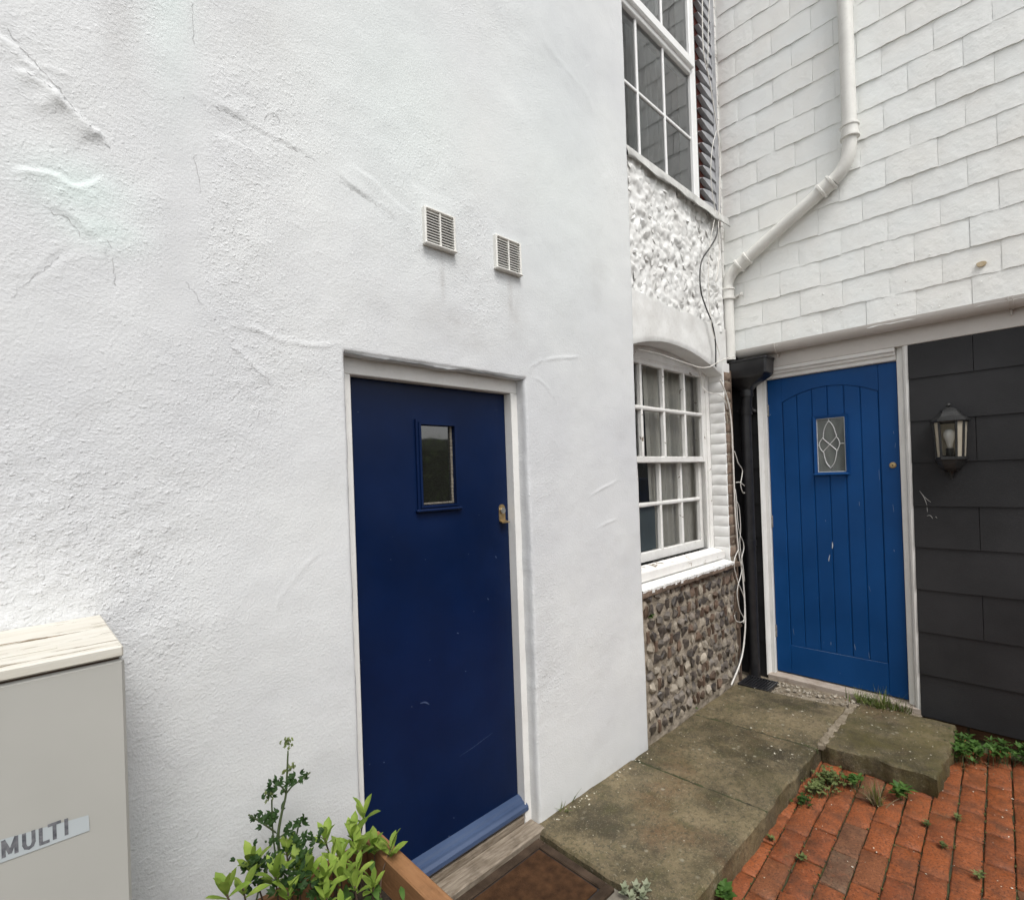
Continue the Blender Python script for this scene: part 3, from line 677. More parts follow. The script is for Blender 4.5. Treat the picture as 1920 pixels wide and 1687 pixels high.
for k, (pts, w) in enumerate((([(0.013, -0.0, 2.5748), (0.0366, 0.0, 2.5422), (0.0585, 0.0, 2.5209), (0.0973, 0.0, 2.4785), (0.1369, 0.0, 2.4336), (0.1485, 0.0, 2.4169), (0.1767, 0.0, 2.4058), (0.1938, 0.0, 2.3773)], .0016), ([(0.0223, 0.0, 2.4896), (0.0532, 0.0, 2.4874), (0.0804, 0.0, 2.4763), (0.1035, 0.0, 2.4562)], .0014), ([(0.3512, 0.0, 2.5823), (0.4021, 0.0, 2.5892), (0.4555, 0.0, 2.5919), (0.5257, 0.0, 2.5775), (0.6009, 0.0, 2.5671), (0.665, 0.0, 2.5626), (0.7328, 0.0, 2.5579)], .0013),
    ([(0.384, 0.0, 2.8547), (0.3873, 0.0, 2.7465)], .0009), ([(0.3754, 0.0, 2.4628), (0.384, 0.0, 2.4079), (0.3896, 0.0, 2.3367)], .0010), ([(0.5671, 0.0, 2.6149), (0.5769, 0.0, 2.637), (0.5943, 0.0, 2.6514), (0.6095, 0.0, 2.639), (0.6181, 0.0, 2.6135)], .0010), ([(0.5512, 0.0, 1.9722), (0.5969, 0.0, 1.9604), (0.6612, 0.0, 1.9555)], .0011), ([(0.347, 0.0, 2.0819), (0.3796, 0.0, 2.0342), (0.4175, 0.0, 1.9902)], .0009), ([(0.1837, 0.0, 2.1475), (0.1868, 0.0, 2.1061), (0.194, 0.0, 2.055), (0.1974, 0.0, 2.0226)], .0011),
    ([(0.006, -0.0, 1.962), (0.0423, 0.0, 2.016), (0.0896, 0.0, 2.0774)], .0011), ([(1.6665, 0.0, 2.0069), (1.7019, 0.0, 2.0279), (1.7559, 0.0, 2.0517)], .0010), ([(1.7929, 0.0, 1.9285), (1.8453, 0.0, 1.866)], .0008), ([(0.8034, 0.0, 2.5189), (0.8988, 0.0, 2.4956), (1.0122, 0.0, 2.4585), (1.1012, 0.0, 2.4316)], .0009), ([(0.4237, 0.0, 2.5174), (0.4813, 0.0, 2.5271), (0.5531, 0.0, 2.5056)], .0009), ([(0.0734, 0.0, 2.181), (0.111, 0.0, 2.1718), (0.1394, 0.0, 2.1319)], .0012), ([(0.5041, 0.0, 1.8794), (0.5397, 0.0, 1.8431), (0.5767, 0.0, 1.8152)], .0008))): hair(pts, w, 900+k)
wo_['label'] = 'white rough rendered wall with cracks and trowel marks'

# ---- navy door
def plate_hole(m, ax, a0, a1, u0, u1, v0, v1, hu0, hu1, hv0, hv1):
    """rectangular plate with rectangular hole; ax is the thickness axis; u,v the other two in order"""
    def P(a, u, v): return {'x': (a, u, v), 'y': (u, a, v)}[ax]
    for a, fl in ((a0, 0), (a1, 1)):
        us = (u0, hu0, hu1, u1); vs = (v0, hv0, hv1, v1)
        for i in range(3):
            for j in range(3):
                if i == 1 and j == 1: continue
                m.quad(P(a, us[i], vs[j]), P(a, us[i+1], vs[j]), P(a, us[i+1], vs[j+1]), P(a, us[i], vs[j+1]))
    for (p, q) in (((u0, v0), (u1, v0)), ((u1, v0), (u1, v1)), ((u1, v1), (u0, v1)), ((u0, v1), (u0, v0)), ((hu0, hv0), (hu1, hv0)), ((hu1, hv0), (hu1, hv1)), ((hu1, hv1), (hu0, hv1)), ((hu0, hv1), (hu0, hv0))):
        m.quad(P(a0, *p), P(a0, *q), P(a1, *q), P(a1, *p))
    return m
door = MB(); plate_hole(door, 'y', .100, .142, .846, 1.598, .045, 1.896, 1.140, 1.302, 1.428, 1.742)
bmw = door
door = bmw.build('door', M_NAVY, house); door['label'] = 'flush navy blue door with a small glazed pane'
m = MB()
def mould(m, u0, u1, v0, v1, w, y0, y1):
    m.prism([(u0-w, v1+w), (u1+w, v1+w), (u1, v1), (u0, v1)], 'y', y0, y1)
    m.prism([(u0-w, v0-w), (u0, v0), (u1, v0), (u1+w, v0-w)], 'y', y0, y1)
    m.prism([(u0-w, v0-w), (u0-w, v1+w), (u0, v1), (u0, v0)], 'y', y0, y1)
    m.prism([(u1, v0), (u1, v1), (u1+w, v1+w), (u1+w, v0-w)], 'y', y0, y1)
mould(m, 1.140, 1.302, 1.428, 1.742, .020, .0905, .104); mould(m, 1.140, 1.302, 1.428, 1.742, .009, .084, .093); m.box(1.112, 1.330, .082, .1015, 1.402, 1.414, .004)
m.build('pane_moulding', M_NAVY, door)
MB().box(1.141, 1.301, .108, .112, 1.429, 1.741).build('pane', M_GLASSD, door)
put = MB()
for k in range(22):
    z = 1.432+k*.0143; put.box(1.291, 1.301, .101+rng.uniform(-.001, .002), .108, z, z+.0145, .002)
for k in range(11):
    x = 1.142+k*.0145; put.box(x, x+.0146, .101+rng.uniform(-.001, .002), .108, 1.429, 1.437, .002)
put.build('putty', M_CONC, door)
m = MB(); prof = [(.101, .054), (.052, .050), (.047, .058), (.049, .073), (.060, .083), (.064, .091), (.074, .094), (.080, .103), (.101, .110)]
m.prism([(p[0], p[1]) for p in prof], 'x', .846, 1.612); m.build('weatherboard', M_WEATHERB, door)
m = MB(); pl = [(1.542, 1.336), (1.578, 1.336), (1.578, 1.388)]+[(1.560+.018*math.cos(a), 1.388+.020*math.sin(a)) for a in np.linspace(0, math.pi, 9)[1:-1]]+[(1.542, 1.388)]
m.prism(pl, 'y', .0965, .1005)
m.add([(1.542, .097, 1.338), (1.578, .097, 1.338), (1.582, .072, 1.330), (1.538, .072, 1.330), (1.542, .099, 1.334), (1.578, .099, 1.334), (1.582, .072, 1.3265), (1.538, .072, 1.3265)], [(0,1,2,3), (7,6,5,4), (0,3,7,4), (1,5,6,2), (3,2,6,7), (0,4,5,1)])
m.build('lock_pull', M_BRASS, door)
MB().lathe([(.0135, 0), (.0135, .006), (.011, .008)], (1.560, .088, 1.380), 'y', 16).build('lock_cylinder', M_STEEL, door)
fr = empty('door_frame', (1.22, .1, 0), house)
m = MB(); m.box(.80, 1.645, .060, .172, 1.8975, 1.957, .003); m.box(.80, 1.645, .112, .172, 1.882, 1.8975, 0); m.build('head', M_WHITE, fr)
for a, b in ((.795, .843), (1.6005, 1.648)):
    m = MB(); m.box(a, b, .060, .172, -.02, 1.8972, .003)
    if a > 1: m.box(1.5995, 1.606, .056, .062, .02, 1.893, .002)
    m.build('jamb', M_WHITE, fr)
m = MB(); m.box(.80, 1.636, -.030, .060, -.06, .004, .006); m.box(.80, 1.598, .0605, .17, -.06, .030, .004); m.build('threshold', M_OLDWOOD, house)
MB().box(.70, 1.75, .175, .19, -.1, 2.1).build('hallway', M_DARK, house)

# ---- recessed bay: flint, window, lintel
YF = .030
def yf(x): return .012+.036*(x-2.51)/1.29
def bay_sheet(x0, x1, z0, z1, amp, freq, seed, step, fn=None, y=YF, holes=None):
    a = np.linspace(x0, x1, int((x1-x0)/step)+1); b = np.linspace(z0, z1, int((z1-z0)/step)+1)
    A, B = np.meshgrid(a, b, indexing='ij'); Yv = yf(A)-fbm(A*freq, B*freq, seed, 4)*amp*np.clip((3.83-A)/.08, .3, 1)
    if fn is not None: Yv = Yv-fn(A, B)*np.clip((3.80-A)/.10, .1, 1)
    n, k = A.shape; Vv = np.stack([A, Yv, B], -1).reshape(-1, 3).tolist(); Ff = []
    for i in range(n-1):
        for j in range(k-1):
            if holes is not None and holes((A[i, j]+A[i+1, j+1])/2, (B[i, j]+B[i+1, j+1])/2): continue
            Ff.append((i*k+j, (i+1)*k+j, (i+1)*k+j+1, i*k+j+1))
    mm = MB(); mm.v = [tuple(p) for p in Vv]; mm.f = Ff; return mm
lower = bay_sheet(2.505, 3.822, -.05, .836, .012, 26, 201, .010).build('flint_wall', M_MORTAR, house, smooth=True, recalc=False)
lower['label'] = 'bare brown flint and brick wall panel in lime mortar under the sash window'
MB().box(2.50, 3.823, .045, .20, -.1, .83).build('backing', M_MORTAR, lower)
MB().box(3.812, 3.824, .025, .19, -.05, 2.25).build('flank', M_BRK, lower)
r2 = random.Random(77); fl = {k: [hull_mesh('flint', 300+20*k+i, 15, (1, .55, 1), M_FL[k]) for i in range(5)] for k in range(4)}
fbk = [piece_mesh('brick_piece', .062, .026, .03, .004, 500+k, .003, M_FL[2], (4, 4)) for k in range(3)]
z = .035
while z < .815:
    h = r2.uniform(.062, .078); x = 2.53+r2.uniform(0, .03)
    while x < 3.79:
        if r2.random() < .15:
            w = .026; inst('brick_piece', r2.choice(fbk), (x+w/2, yf(x)-.012, z+h*.45), lower, (math.pi/2, math.pi/2+r2.uniform(-.12, .12), 0), (r2.uniform(.9, 1.15), r2.uniform(.8, 1.1), 1)); x += w+r2.uniform(.012, .026)
        else:
            w = r2.uniform(.042, .086); k = r2.choices((0, 1, 2, 3), (5, 4.5, 2.2, 1.6))[0]
            inst('flint', r2.choice(fl[k]), (x+w/2, yf(x)-.002, z+h*.45+r2.uniform(-.006, .006)), lower, (r2.uniform(-.25, .25), r2.choice((0, math.pi))+r2.uniform(-.5, .5), r2.uniform(-.25, .25)), (w*.60, r2.uniform(.030, .046), h*.53)); x += w+r2.uniform(.008, .022)
    z += h+.005
# mortar fringe ridges between courses are in the sheet; white painted flint above the window
def lumps(A, B): return np.maximum(fbm(A*24, B*19, 211, 3), -.25)*.018+np.abs(fbm(A*10, B*8, 213, 3))*.012-.005
def rag(A, B): return 1
upper = bay_sheet(2.505, 3.785, 2.515, 3.345, .008, 30, 205, .009, lumps).build('painted_flint_wall', M_FLINTW, house, smooth=True, recalc=False)
upper['label'] = 'lumpy flint wall panel painted white under the upper window'
fw = [hull_mesh('flint', 700+i, 16, (1, .6, 1), M_FLINTW) for i in range(9)]
for me_ in fw: me_.polygons.foreach_set('use_smooth', [True]*len(me_.polygons)); me_.set_sharp_from_angle(angle=R(42))
z = 2.56
while z < 3.30:
    h = r2.uniform(.052, .075); x = 2.52+r2.uniform(0, .04)
    while x < 3.73:
        w = r2.uniform(.032, .078)
        inst('flint', r2.choice(fw), (x+w/2, yf(x)+.006+r2.uniform(-.006, .006), z+h*.4+r2.uniform(-.012, .012)), upper, (r2.uniform(-.5, .5), r2.uniform(0, 6.3), r2.uniform(-.5, .5)), (w*.5, r2.uniform(.010, .020), h*.40)); x += w+r2.uniform(.012, .06)
    z += h
MB().box(2.50, 3.785, .056, .19, 2.56, 3.33).build('backing', M_FLINTW, upper)
# lintel band with a segmental arch
arc = lambda x: 2.318-.115*((x-3.0)/.72)**2 if x > 3.0 else 2.318-.16*((x-3.0)/.72)**2
m = MB(); n = 60; xl = np.linspace(2.505, 3.785, n)
top = [(x, YF-.004-.004*float(fbm(np.array([x*7]), np.array([1.]), 5, 3)[0]), 2.545+.012*float(fbm(np.array([x*11]), np.array([3.]), 6, 3)[0])) for x in xl]
NZ = 14; rows = []
for k in range(NZ+1):
    t_ = k/NZ; row = []
    for x, tp in zip(xl, top):
        zb = arc(x) if x < 3.715 else 2.16; zz = zb+(tp[2]-zb)*t_
        row.append((x, yf(x)-.010-.0045*float(fbm(np.array([x*9]), np.array([zz*9]), 15, 4)[0])+(.006 if k == 0 else 0), zz))
    rows.append(row)
for row in rows: m.v += row
for k in range(NZ):
    for i in range(n-1): m.f.append((k*n+i, k*n+i+1, (k+1)*n+i+1, (k+1)*n+i))
b0 = len(m.v)
for p in rows[0]: m.v.append((p[0], .20, p[2]+.004))
for i in range(n-1):
    m.f.append((i+1, i, b0+i, b0+i+1))
b1 = len(m.v)
for p in rows[-1]: m.v.append((p[0], .045, p[2]+.002))
for i in range(n-1): m.f.append((NZ*n+i, NZ*n+i+1, b1+i+1, b1+i))
lint = m.build('lintel', M_FLINTW, house, smooth=True, autosm=50)
# painted brick jamb
jb = empty('brick_jamb', (3.76, .1, .85), house)
bj = [piece_mesh('brick', .112, .069, .10, .003, 900+k, .0016, M_BRICKW, (4, 4)) for k in range(4)]
bf = [piece_mesh('brick', .100, .066, .02, .006, 940+k, .003, M_BRK, (4, 4)) for k in range(4)]
z = .90
while z < 2.2:
    inst('brick', r2.choice(bj), (3.702+r2.uniform(-.002, .002), .087, z+.033), jb, (R(90), 0, R(-90)))
    inst('brick', r2.choice(bf), (3.764, .024+r2.uniform(-.002, .002), z+.033), jb, (R(90), 0, 0))
    z += .0745
MB().box(3.7065, 3.812, .032, .20, .86, 2.3).build('mortar', M_BRICKW, jb)
MB().box(3.722, 3.806, .0265, .033, .86, 2.2).build('mortar', M_MORTAR, jb)

# ---- lower sash window
win = empty('sash_window', (3.1, .16, .9), house); win['label'] = 'old white small-paned sash window with peeling paint over the bare flint'
m = MB(); m.box(3.655, 3.704, .142, .24, .93, 2.30, .004); m.box(3.632, 3.6555, .150, .165, .96, 2.27, .003); m.build('box_frame', M_WHITE_D, win)
m = MB(); m.box(2.50, 2.56, .142, .24, .93, 2.30, .004); m.build('box_frame', M_WHITE, win)
m = MB(); m.box(2.50, 3.656, .145, .24, 2.232, 2.345, .004); m.box(2.55, 3.64, .150, .166, 2.222, 2.236, .003); m.build('head', M_WHITE_D, win)
def jbar(m, a, b, w, y0, y1, axis, seed):
    """thin glazing bar with slightly wandering paint edges, axis 'z' vertical at x=a[0] or 'x' horizontal"""
    r = random.Random(seed); n = 9; P = []
    for k in range(n):
        t = k/(n-1); p = [a[0]+(b[0]-a[0])*t, a[1]+(b[1]-a[1])*t]; P.append((p, w*(1+r.uniform(-.10, .14))))
    vs = []; fs = []
    for (p, ww) in P:
        d = ww/2
        if axis == 'z': vs += [(p[0]-d, y1, p[1]), (p[0]-d*.9, y0+.004, p[1]), (p[0]-d*.45, y0, p[1]), (p[0]+d*.45, y0, p[1]), (p[0]+d*.9, y0+.004, p[1]), (p[0]+d, y1, p[1])]
        else: vs += [(p[0], y1, p[1]-d), (p[0], y0+.004, p[1]-d*.9), (p[0], y0, p[1]-d*.45), (p[0], y0, p[1]+d*.45), (p[0], y0+.004, p[1]+d*.9), (p[0], y1, p[1]+d)]
    for k in range(n-1):
        for i in range(6): fs.append((k*6+i, k*6+(i+1) % 6, (k+1)*6+(i+1) % 6, (k+1)*6+i))
    fs += [tuple(range(6)), tuple((n-1)*6+i for i in range(6))]
    m.add(vs, fs)
def sash(x0, x1, z0, z1, y0, y1, cols, rowz, st, tr, br, mat, name, seed):
    m = MB(); m.box(x0, x0+st, y0, y1, z0, z1, .003); m.box(x1-st, x1, y0, y1, z0, z1, .003); m.box(x0+st, x1-st, y0+.001, y1, z0, z0+br, .003); m.box(x0+st, x1-st, y0+.001, y1, z1-tr, z1, .003)
    s = m.build(name, mat, win)
    xb = [x0+st]+cols+[x1-st]; zb = [z0+br]+rowz+[z1-tr]
    for k, c in enumerate(cols):
        m = MB(); jbar(m, (c, z0+br-.002), (c, z1-tr+.002), .026, y0-.001, y1-.004, 'z', seed+k); m.build('glazing_bar', mat, win, smooth=True, autosm=40)
    for k, c in enumerate(rowz):
        m = MB(); jbar(m, (x0+st-.002, c), (x1-st+.002, c), .026, y0-.0025, y1-.005, 'x', seed+40+k); m.build('glazing_bar', mat, win, smooth=True, autosm=40)
    for i in range(len(xb)-1):
        for j in range(len(zb)-1):
            tl = rng.uniform(-.0012, .0012); m = MB(); yg = y1-.014
            m.add([(xb[i], yg+tl, zb[j]), (xb[i+1], yg-tl, zb[j]), (xb[i+1], yg+tl, zb[j+1]), (xb[i], yg-tl, zb[j+1])], [(0,1,2,3)])
            m.build('pane', M_GLASS, win, recalc=False)
sash(2.56, 3.632, 1.588, 2.232, .152, .190, [2.815, 3.082, 3.362], [1.928], .028, .032, .038, M_WHITE_D, 'upper_sash', 21)
sash(2.56, 3.652, .962, 1.622, .194, .232, [2.80, 3.073, 3.352], [1.322], .042, .036, .060, M_WHITE_D, 'lower_sash', 22)
MB().box(2.565, 3.06, .236, .240, 1.025, 1.31).build('grey_board', M_FROST, win)
# timber sill and masonry sill
m = MB(); m.add([(2.505, .150, .962), (3.69, .150, .962), (3.69, .060, .944), (2.505, .060, .944), (2.505, .150, .88), (3.69, .150, .88), (3.69, .062, .893), (2.505, .062, .893)], [(0,1,2,3), (3,2,6,7), (0,3,7,4), (1,5,6,2), (4,7,6,5)]); m.build('timber_sill', M_SILL, win)
sm = MB(); nn = 40
for k in range(nn):
    x0 = 2.505+k*(3.70-2.505)/nn; x1 = x0+(3.70-2.505)/nn
    ja = .004*math.sin(k*1.7)+r2.uniform(-.003, .003)
    sm.add([(x0, .14, .896), (x1, .14, .896), (x1, -.006+ja*.4, .868+ja*.3), (x0, -.006+ja*.4, .868+ja*.3), (x0, -.004+ja*.4, .856-abs(ja)*2), (x1, -.004+ja*.4, .856-abs(ja)*2)], [(0,1,2,3), (3,2,5,4)])
sm.build('masonry_sill', M_SILLTOP, win)
tl_ = [piece_mesh('sill_brick', .212, .034, .12, .004, 960+k, .003, M_BRK, (6, 4)) for k in range(3)]
for k in range(6): inst('sill_brick', r2.choice(tl_), (2.612+k*.2155, -.003, .843), win, (R(90), 0, 0))
# room behind and curtains
m = MB(); m.box(2.3, 4.6, .9, .92, .3, 2.9); m.box(2.28, 2.3, .24, .9, .3, 2.9); m.box(4.6, 4.62, .24, .9, .3, 2.9); m.box(2.3, 4.6, .24, .9, .28, .3); m.box(2.3, 4.6, .24, .9, 2.9, 2.92); m.build('room', M_ROOM, house)
def curtain(x0, x1, y, z0, z1, folds, amp, mat, parent, seed, lean=0.):
    r = random.Random(seed); n = folds*10; mm = MB(); K = 6
    ph = [r.uniform(0, 6.28) for _ in range(4)]
    for k in range(K+1):
        t = k/K; z = z0+(z1-z0)*t
        for i in range(n+1):
            s = i/n; x = x0+(x1-x0)*s+lean*(1-t)*(1-s)
            mm.v.append((x, y+amp*math.sin(s*folds*6.283+ph[0]+.6*math.sin(s*7+ph[1]))*(1-.25*t)+amp*.3*math.sin(s*folds*15+ph[2]), z))
    for k in range(K):
        for i in range(n): mm.f.append((k*(n+1)+i, k*(n+1)+i+1, (k+1)*(n+1)+i+1, (k+1)*(n+1)+i))
    return mm.build('curtain', mat, parent, smooth=True, recalc=False)
curtain(3.00, 3.72, .266, .93, 2.28, 7, .016, M_CURT, win, 5, .05)

# ---- upper window
uw = empty('upper_window', (3.0, .07, 3.37), house); uw['label'] = 'tall white framed upper window with slim glazing bars'
YU = .048
m = MB(); m.box(3.405, 3.478, YU, .15, 3.36, 5.5, .006); m.build('frame_side', M_UPVC, uw)
m = MB(); m.box(2.50, 2.53, YU, .15, 3.36, 5.5, .006); m.build('frame_side', M_UPVC, uw)
m = MB(); m.box(2.53, 3.405, YU+.004, .15, 3.36, 3.385, .005); m.build('bottom_rail', M_UPVC, uw)
m = MB(); m.box(2.53, 3.420, YU-.022, .12, 4.268, 4.330, .006); m.box(2.53, 3.405, YU-.002, .12, 4.235, 4.268, .004); m.build('meeting_rail', M_UPVC, uw)
for zb0, zb1, rowz in ((3.385, 4.235, 3.800), (4.33, 5.2, 4.77)):
    for xb in (2.748, 3.062): MB().box(xb-.009, xb+.009, YU+.012, YU+.03, zb0, zb1, .003).build('glazing_bar', M_UPVC, uw)
    MB().box(2.53, 3.405, YU+.013, YU+.029, rowz-.009, rowz+.009, .003).build('glazing_bar', M_UPVC, uw)
    for a, b in ((2.53, 2.739), (2.757, 3.053), (3.071, 3.405)):
        for c_, d_ in ((zb0, rowz-.009), (rowz+.009, zb1)): MB().quad((a, YU+.022, c_), (b, YU+.022, c_), (b, YU+.022, d_), (a, YU+.022, d_)).build('pane', M_GLASSU, uw, recalc=False)
curtain(2.95, 3.45, .26, 3.36, 5.5, 6, .02, M_CURT2, uw, 9)
m = MB(); m.box(2.3, 3.9, .8, .82, 3.2, 5.6); m.box(2.28, 2.3, .16, .8, 3.2, 5.6); m.box(3.88, 3.9, .16, .8, 3.2, 5.6); m.box(2.3, 3.9, .16, .8, 3.18, 3.2); m.box(2.3, 3.9, .16, .8, 5.6, 5.62); m.build('room', M_ROOM, house)
# dressed lead sill with wavy lower edge
m = MB(); n = 70; xl = np.linspace(2.508, 3.83, n)
for x in xl:
    w = float(fbm(np.array([x*5.0]), np.array([2.]), 33, 3)[0]); w2 = math.sin(x*17)
    zz = 3.292+.012*w2*.6+.022*w
    m.v += [(x, .09, 3.385), (x, .018, 3.372), (x, .006, 3.362), (x, -.004+.006*w2, zz+.012), (x, -.010+.012*w, zz), (x, -.002+.012*w, zz+.001), (x, .02, 3.345)]
for i in range(n-1):
    for k in range(6): m.f.append((i*7+k, (i+1)*7+k, (i+1)*7+k+1, i*7+k+1))
m.build('lead_sill', M_LEAD, uw, smooth=True)
# toothed tile ends beside the upper window
tt = empty('toothed_edge', (3.6, .06, 3.36), house); tt['label'] = 'column of overlapping grey lead wedges over red brick beside the upper window'
MB().box(3.478, 3.90, .085, .16, 3.36, 5.6).build('red_brick_edge', M_BRKRED, tt)
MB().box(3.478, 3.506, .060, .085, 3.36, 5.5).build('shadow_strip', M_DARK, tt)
wv = MB(); a_, b_ = -.155, .06
wv.add([(a_, -.012, .016), (-.03, -.014, -.018), (b_, -.014, -.026), (b_, -.004, .052), (-.02, -.004, .050), (a_+.03, -.008, .030),
        (a_, .02, .018), (-.02, .02, -.022), (b_, .02, -.030), (b_, .02, .072), (-.03, .02, .066), (a_+.02, .02, .036)],
       [(0,1,2,3,4,5), (6,11,10,9,8,7), (0,6,7,1), (1,7,8,2), (2,8,9,3), (3,9,10,4), (4,10,11,5), (5,11,6,0)])
w0 = wv.build('wedge', M_SLATE, tt); mw = w0.data; WLOC_w = WLOC[w0].copy(); base_off = WLOC_w.copy()
bpy.data.objects.remove(w0); z = 3.395
while z < 5.45:
    inst('wedge', mw, Vector((3.690+rng.uniform(-.012, .012), .062, z))+base_off, tt, (0, rng.uniform(-.05, .05), 0)); z += .0835
MB().box(3.745, 3.80, .045, .085, 3.37, 5.6, .004).build('edge_strip', M_SLATE, tt)
MB().box(3.78, 3.905, .090, .16, 2.3, 5.6).build('corner_fill', M_FLINTW, house)

# ================================================================== HOUSE WITH THE TILED WALL
hb = tag(empty('tile_hung_house', (4.1, -1.2, -.13)), 'white tile hung house with bright blue door and dark cladding below', 'house')
XT = 3.90
tw = MB().box(XT-.004, 4.3, -3.0, .075, 2.395, 5.7).build('upper_wall', M_TILE, hb)
tw['label'] = 'upper wall of white painted hung tiles in even courses'
def tile_mesh(seed):
    r = random.Random(seed); m = MB(); W, Hh = .2476, .186; nu, nv = 9, 6
    for i in range(nu):
        for j in range(nv):
            u = -W/2+W*i/(nu-1); v = Hh*j/(nv-1)
            th_ = .0100-.0065*(v/Hh)
            e = .0022 if i in (0, nu-1) else 0
            zz = v+(r.uniform(-.0032, .0032) if j == 0 else 0)
            m.v.append((-th_+e+r.uniform(-.0005, .0005), u, zz))
    for i in range(nu-1):
        for j in range(nv-1): m.f.append((i*nv+j, i*nv+j+1, (i+1)*nv+j+1, (i+1)*nv+j))
    n0 = len(m.v)
    for i in range(nu): m.v.append((0, -W/2+W*i/(nu-1), m.v[i*nv][2]+.002))
    for i in range(nu-1): m.f.append((i*nv, (i+1)*nv, n0+i+1, n0+i))
    n1 = len(m.v)
    for i in (0, nu-1):
        for j in range(nv): m.v.append((0, m.v[i*nv+j][1], m.v[i*nv+j][2]))
    for s_, i in enumerate((0, nu-1)):
        for j in range(nv-1): m.f.append((i*nv+j, i*nv+j+1, n1+s_*nv+j+1, n1+s_*nv+j))
    me = bpy.data.meshes.new('tile'); me.from_pydata(m.v, [], m.f)
    bm = bmesh.new(); bm.from_mesh(me); bmesh.ops.recalc_face_normals(bm, faces=bm.faces)
    f0 = max(bm.faces, key=lambda f: f.calc_area())
    if f0.normal.x > 0: bmesh.ops.reverse_faces(bm, faces=bm.faces)
    bm.to_mesh(me); bm.free()
    me.polygons.foreach_set('use_smooth', [True]*len(me.polygons)); me.set_sharp_from_angle(angle=R(35)); me.materials.append(M_TILE); return me
tiles = [tile_mesh(40+k) for k in range(8)]
r3 = random.Random(9)
for k in range(20):
    z = 2.384+k*.1688; off = (-.010 if k % 2 else .1155)
    for i in range(13):
        yc = .08-.125-i*.2495+(off-.1155+.1255)*1.0-.001
        if k % 2 == 0: yc = .08-.2495*i-.016
        else: yc = .08-.2495*i-.141
        if yc+.125 > .083:
            o = inst('tile', r3.choice(tiles), (XT-.003, (.08+yc-.125)/2, z+r3.uniform(-.002, .002)), tw, None, (1, (.08-(yc-.125))/.2495, 1))
            continue
        if yc < -2.9: continue
        inst('tile', r3.choice(tiles), (XT-.003+r3.uniform(-.0028, .0016), yc, z+r3.uniform(-.0035, .0035)), tw, (r3.uniform(-.004, .004), 0, r3.uniform(-.006, .006)))
m = MB(); m.v = []
for k in range(70):
    z = 2.41+k*.047; x_ = XT-.022; j1 = r3.uniform(-.004, .004)
    m.box(x_-.004+j1, XT+.01, .076+j1*.5, .094+j1, z, z+.0475, .003)
m.build('corner_trim', M_WHITE_D, hb)
# mortar patch and a fixing
m = MB(); c = (3.878, -1.3515, 2.6091); m.prism([(c[1]+.021*math.cos(a)*(1+.12*math.sin(3*a)), c[2]+.015*math.sin(a)*(1+.1*math.cos(2*a))) for a in np.linspace(0, 6.283, 18)[:-1]], 'x', XT-.0245, XT-.012)
m.build('bare_patch', simple('bare_clay_patch', (.46, .36, .22), (.58, .48, .33), 60, .8, 90, .3, .002), tw)
blo = []
for _ in range(46):
    y = r3.uniform(-1.5, .0); z = 2.42+abs(r3.gauss(0, .16)); blo.append((XT-.017, y, z, r3.uniform(.0025, .006), 1.))
mblo = MB(); hb0 = [hull_mesh('h', 60+k, 9) for k in range(4)]
for (x, y, z, s, f_) in blo:
    me_ = r3.choice(hb0); mblo.add([(x+v.co.x*s*.5, y+v.co.y*s, z+v.co.z*s) for v in me_.vertices], [tuple(p.vertices) for p in me_.polygons])
o = mblo.build('paint_blobs', M_TILE, tw, smooth=True); o['kind'] = 'stuff'
# fascia under the jetty, lower wall, cladding
MB().box(3.985, 4.2, -3.0, -.085, 2.252, 2.395, .003).build('fascia', M_TRIM, hb)
MB().box(3.905, 3.985, -3.0, .07, 2.397, 2.42).build('soffit', M_TRIM, hb)
lw = empty('lower_wall', (4.0, -1.8, -.1), hb)
MB().box(4.012, 4.2, -3.0, -.995, -.13, 2.25).build('sheathing', M_BLACK, lw)
MB().box(4.03, 4.2, -.10, .16, -.13, 2.3).build('sheathing', M_BLACK, lw)
MB().box(3.81, 4.2, .150, .20, -.13, 2.6).build('corner_wall', M_BLACK, lw)
zc = [-.022, .237, .496, .754, 1.011, 1.262, 1.526, 1.780, 2.040, 2.2505]
def board(y0, y1, z0, z1, xw, name='cladding_board'):
    m = MB(); m.add([(xw-.0195, y0, z0), (xw-.0195, y1, z0), (xw-.0125, y1, z1), (xw-.0125, y0, z1), (xw+.008, y0, z0+.002), (xw+.008, y1, z0+.002), (xw+.008, y1, z1), (xw+.008, y0, z1)], [(0,1,2,3), (0,4,5,1), (3,2,6,7), (0,3,7,4), (1,5,6,2)])
    return m.build(name, M_CHAR, lw)
for k in range(len(zc)-1):
    joints = [-.993, -1.295, -1.895, -2.495, -3.0] if k in (8, 6, 4, 2) else [-.993, -1.595, -2.195, -2.795, -3.0]
    if k == 0: joints = [-.993, -1.595, -2.195, -2.795, -3.0]
    for a, b in zip(joints, joints[1:]): board(b+.0015, a-.0015, zc[k]+.0015, zc[k+1]+.012 if k < 8 else zc[k+1], 4.003+r3.uniform(-.001, .001))
    board(-.094, .148, zc[k]+.0015, zc[k+1]+.012 if k < 8 else zc[k+1], 4.024)
pb = [piece_mesh('plinth_brick', .205, .062, .05, .005, 1200+k, .003, M_PLINTH, (5, 4)) for k in range(3)]
for k in range(9): inst('plinth_brick', r3.choice(pb), (4.006, -1.10-k*.216, -.062), lw, (R(90), 0, R(-90)))
MB().box(4.010, 4.03, -3.0, -.99, -.134, -.024).build('plinth_mortar', M_JOINT, lw)

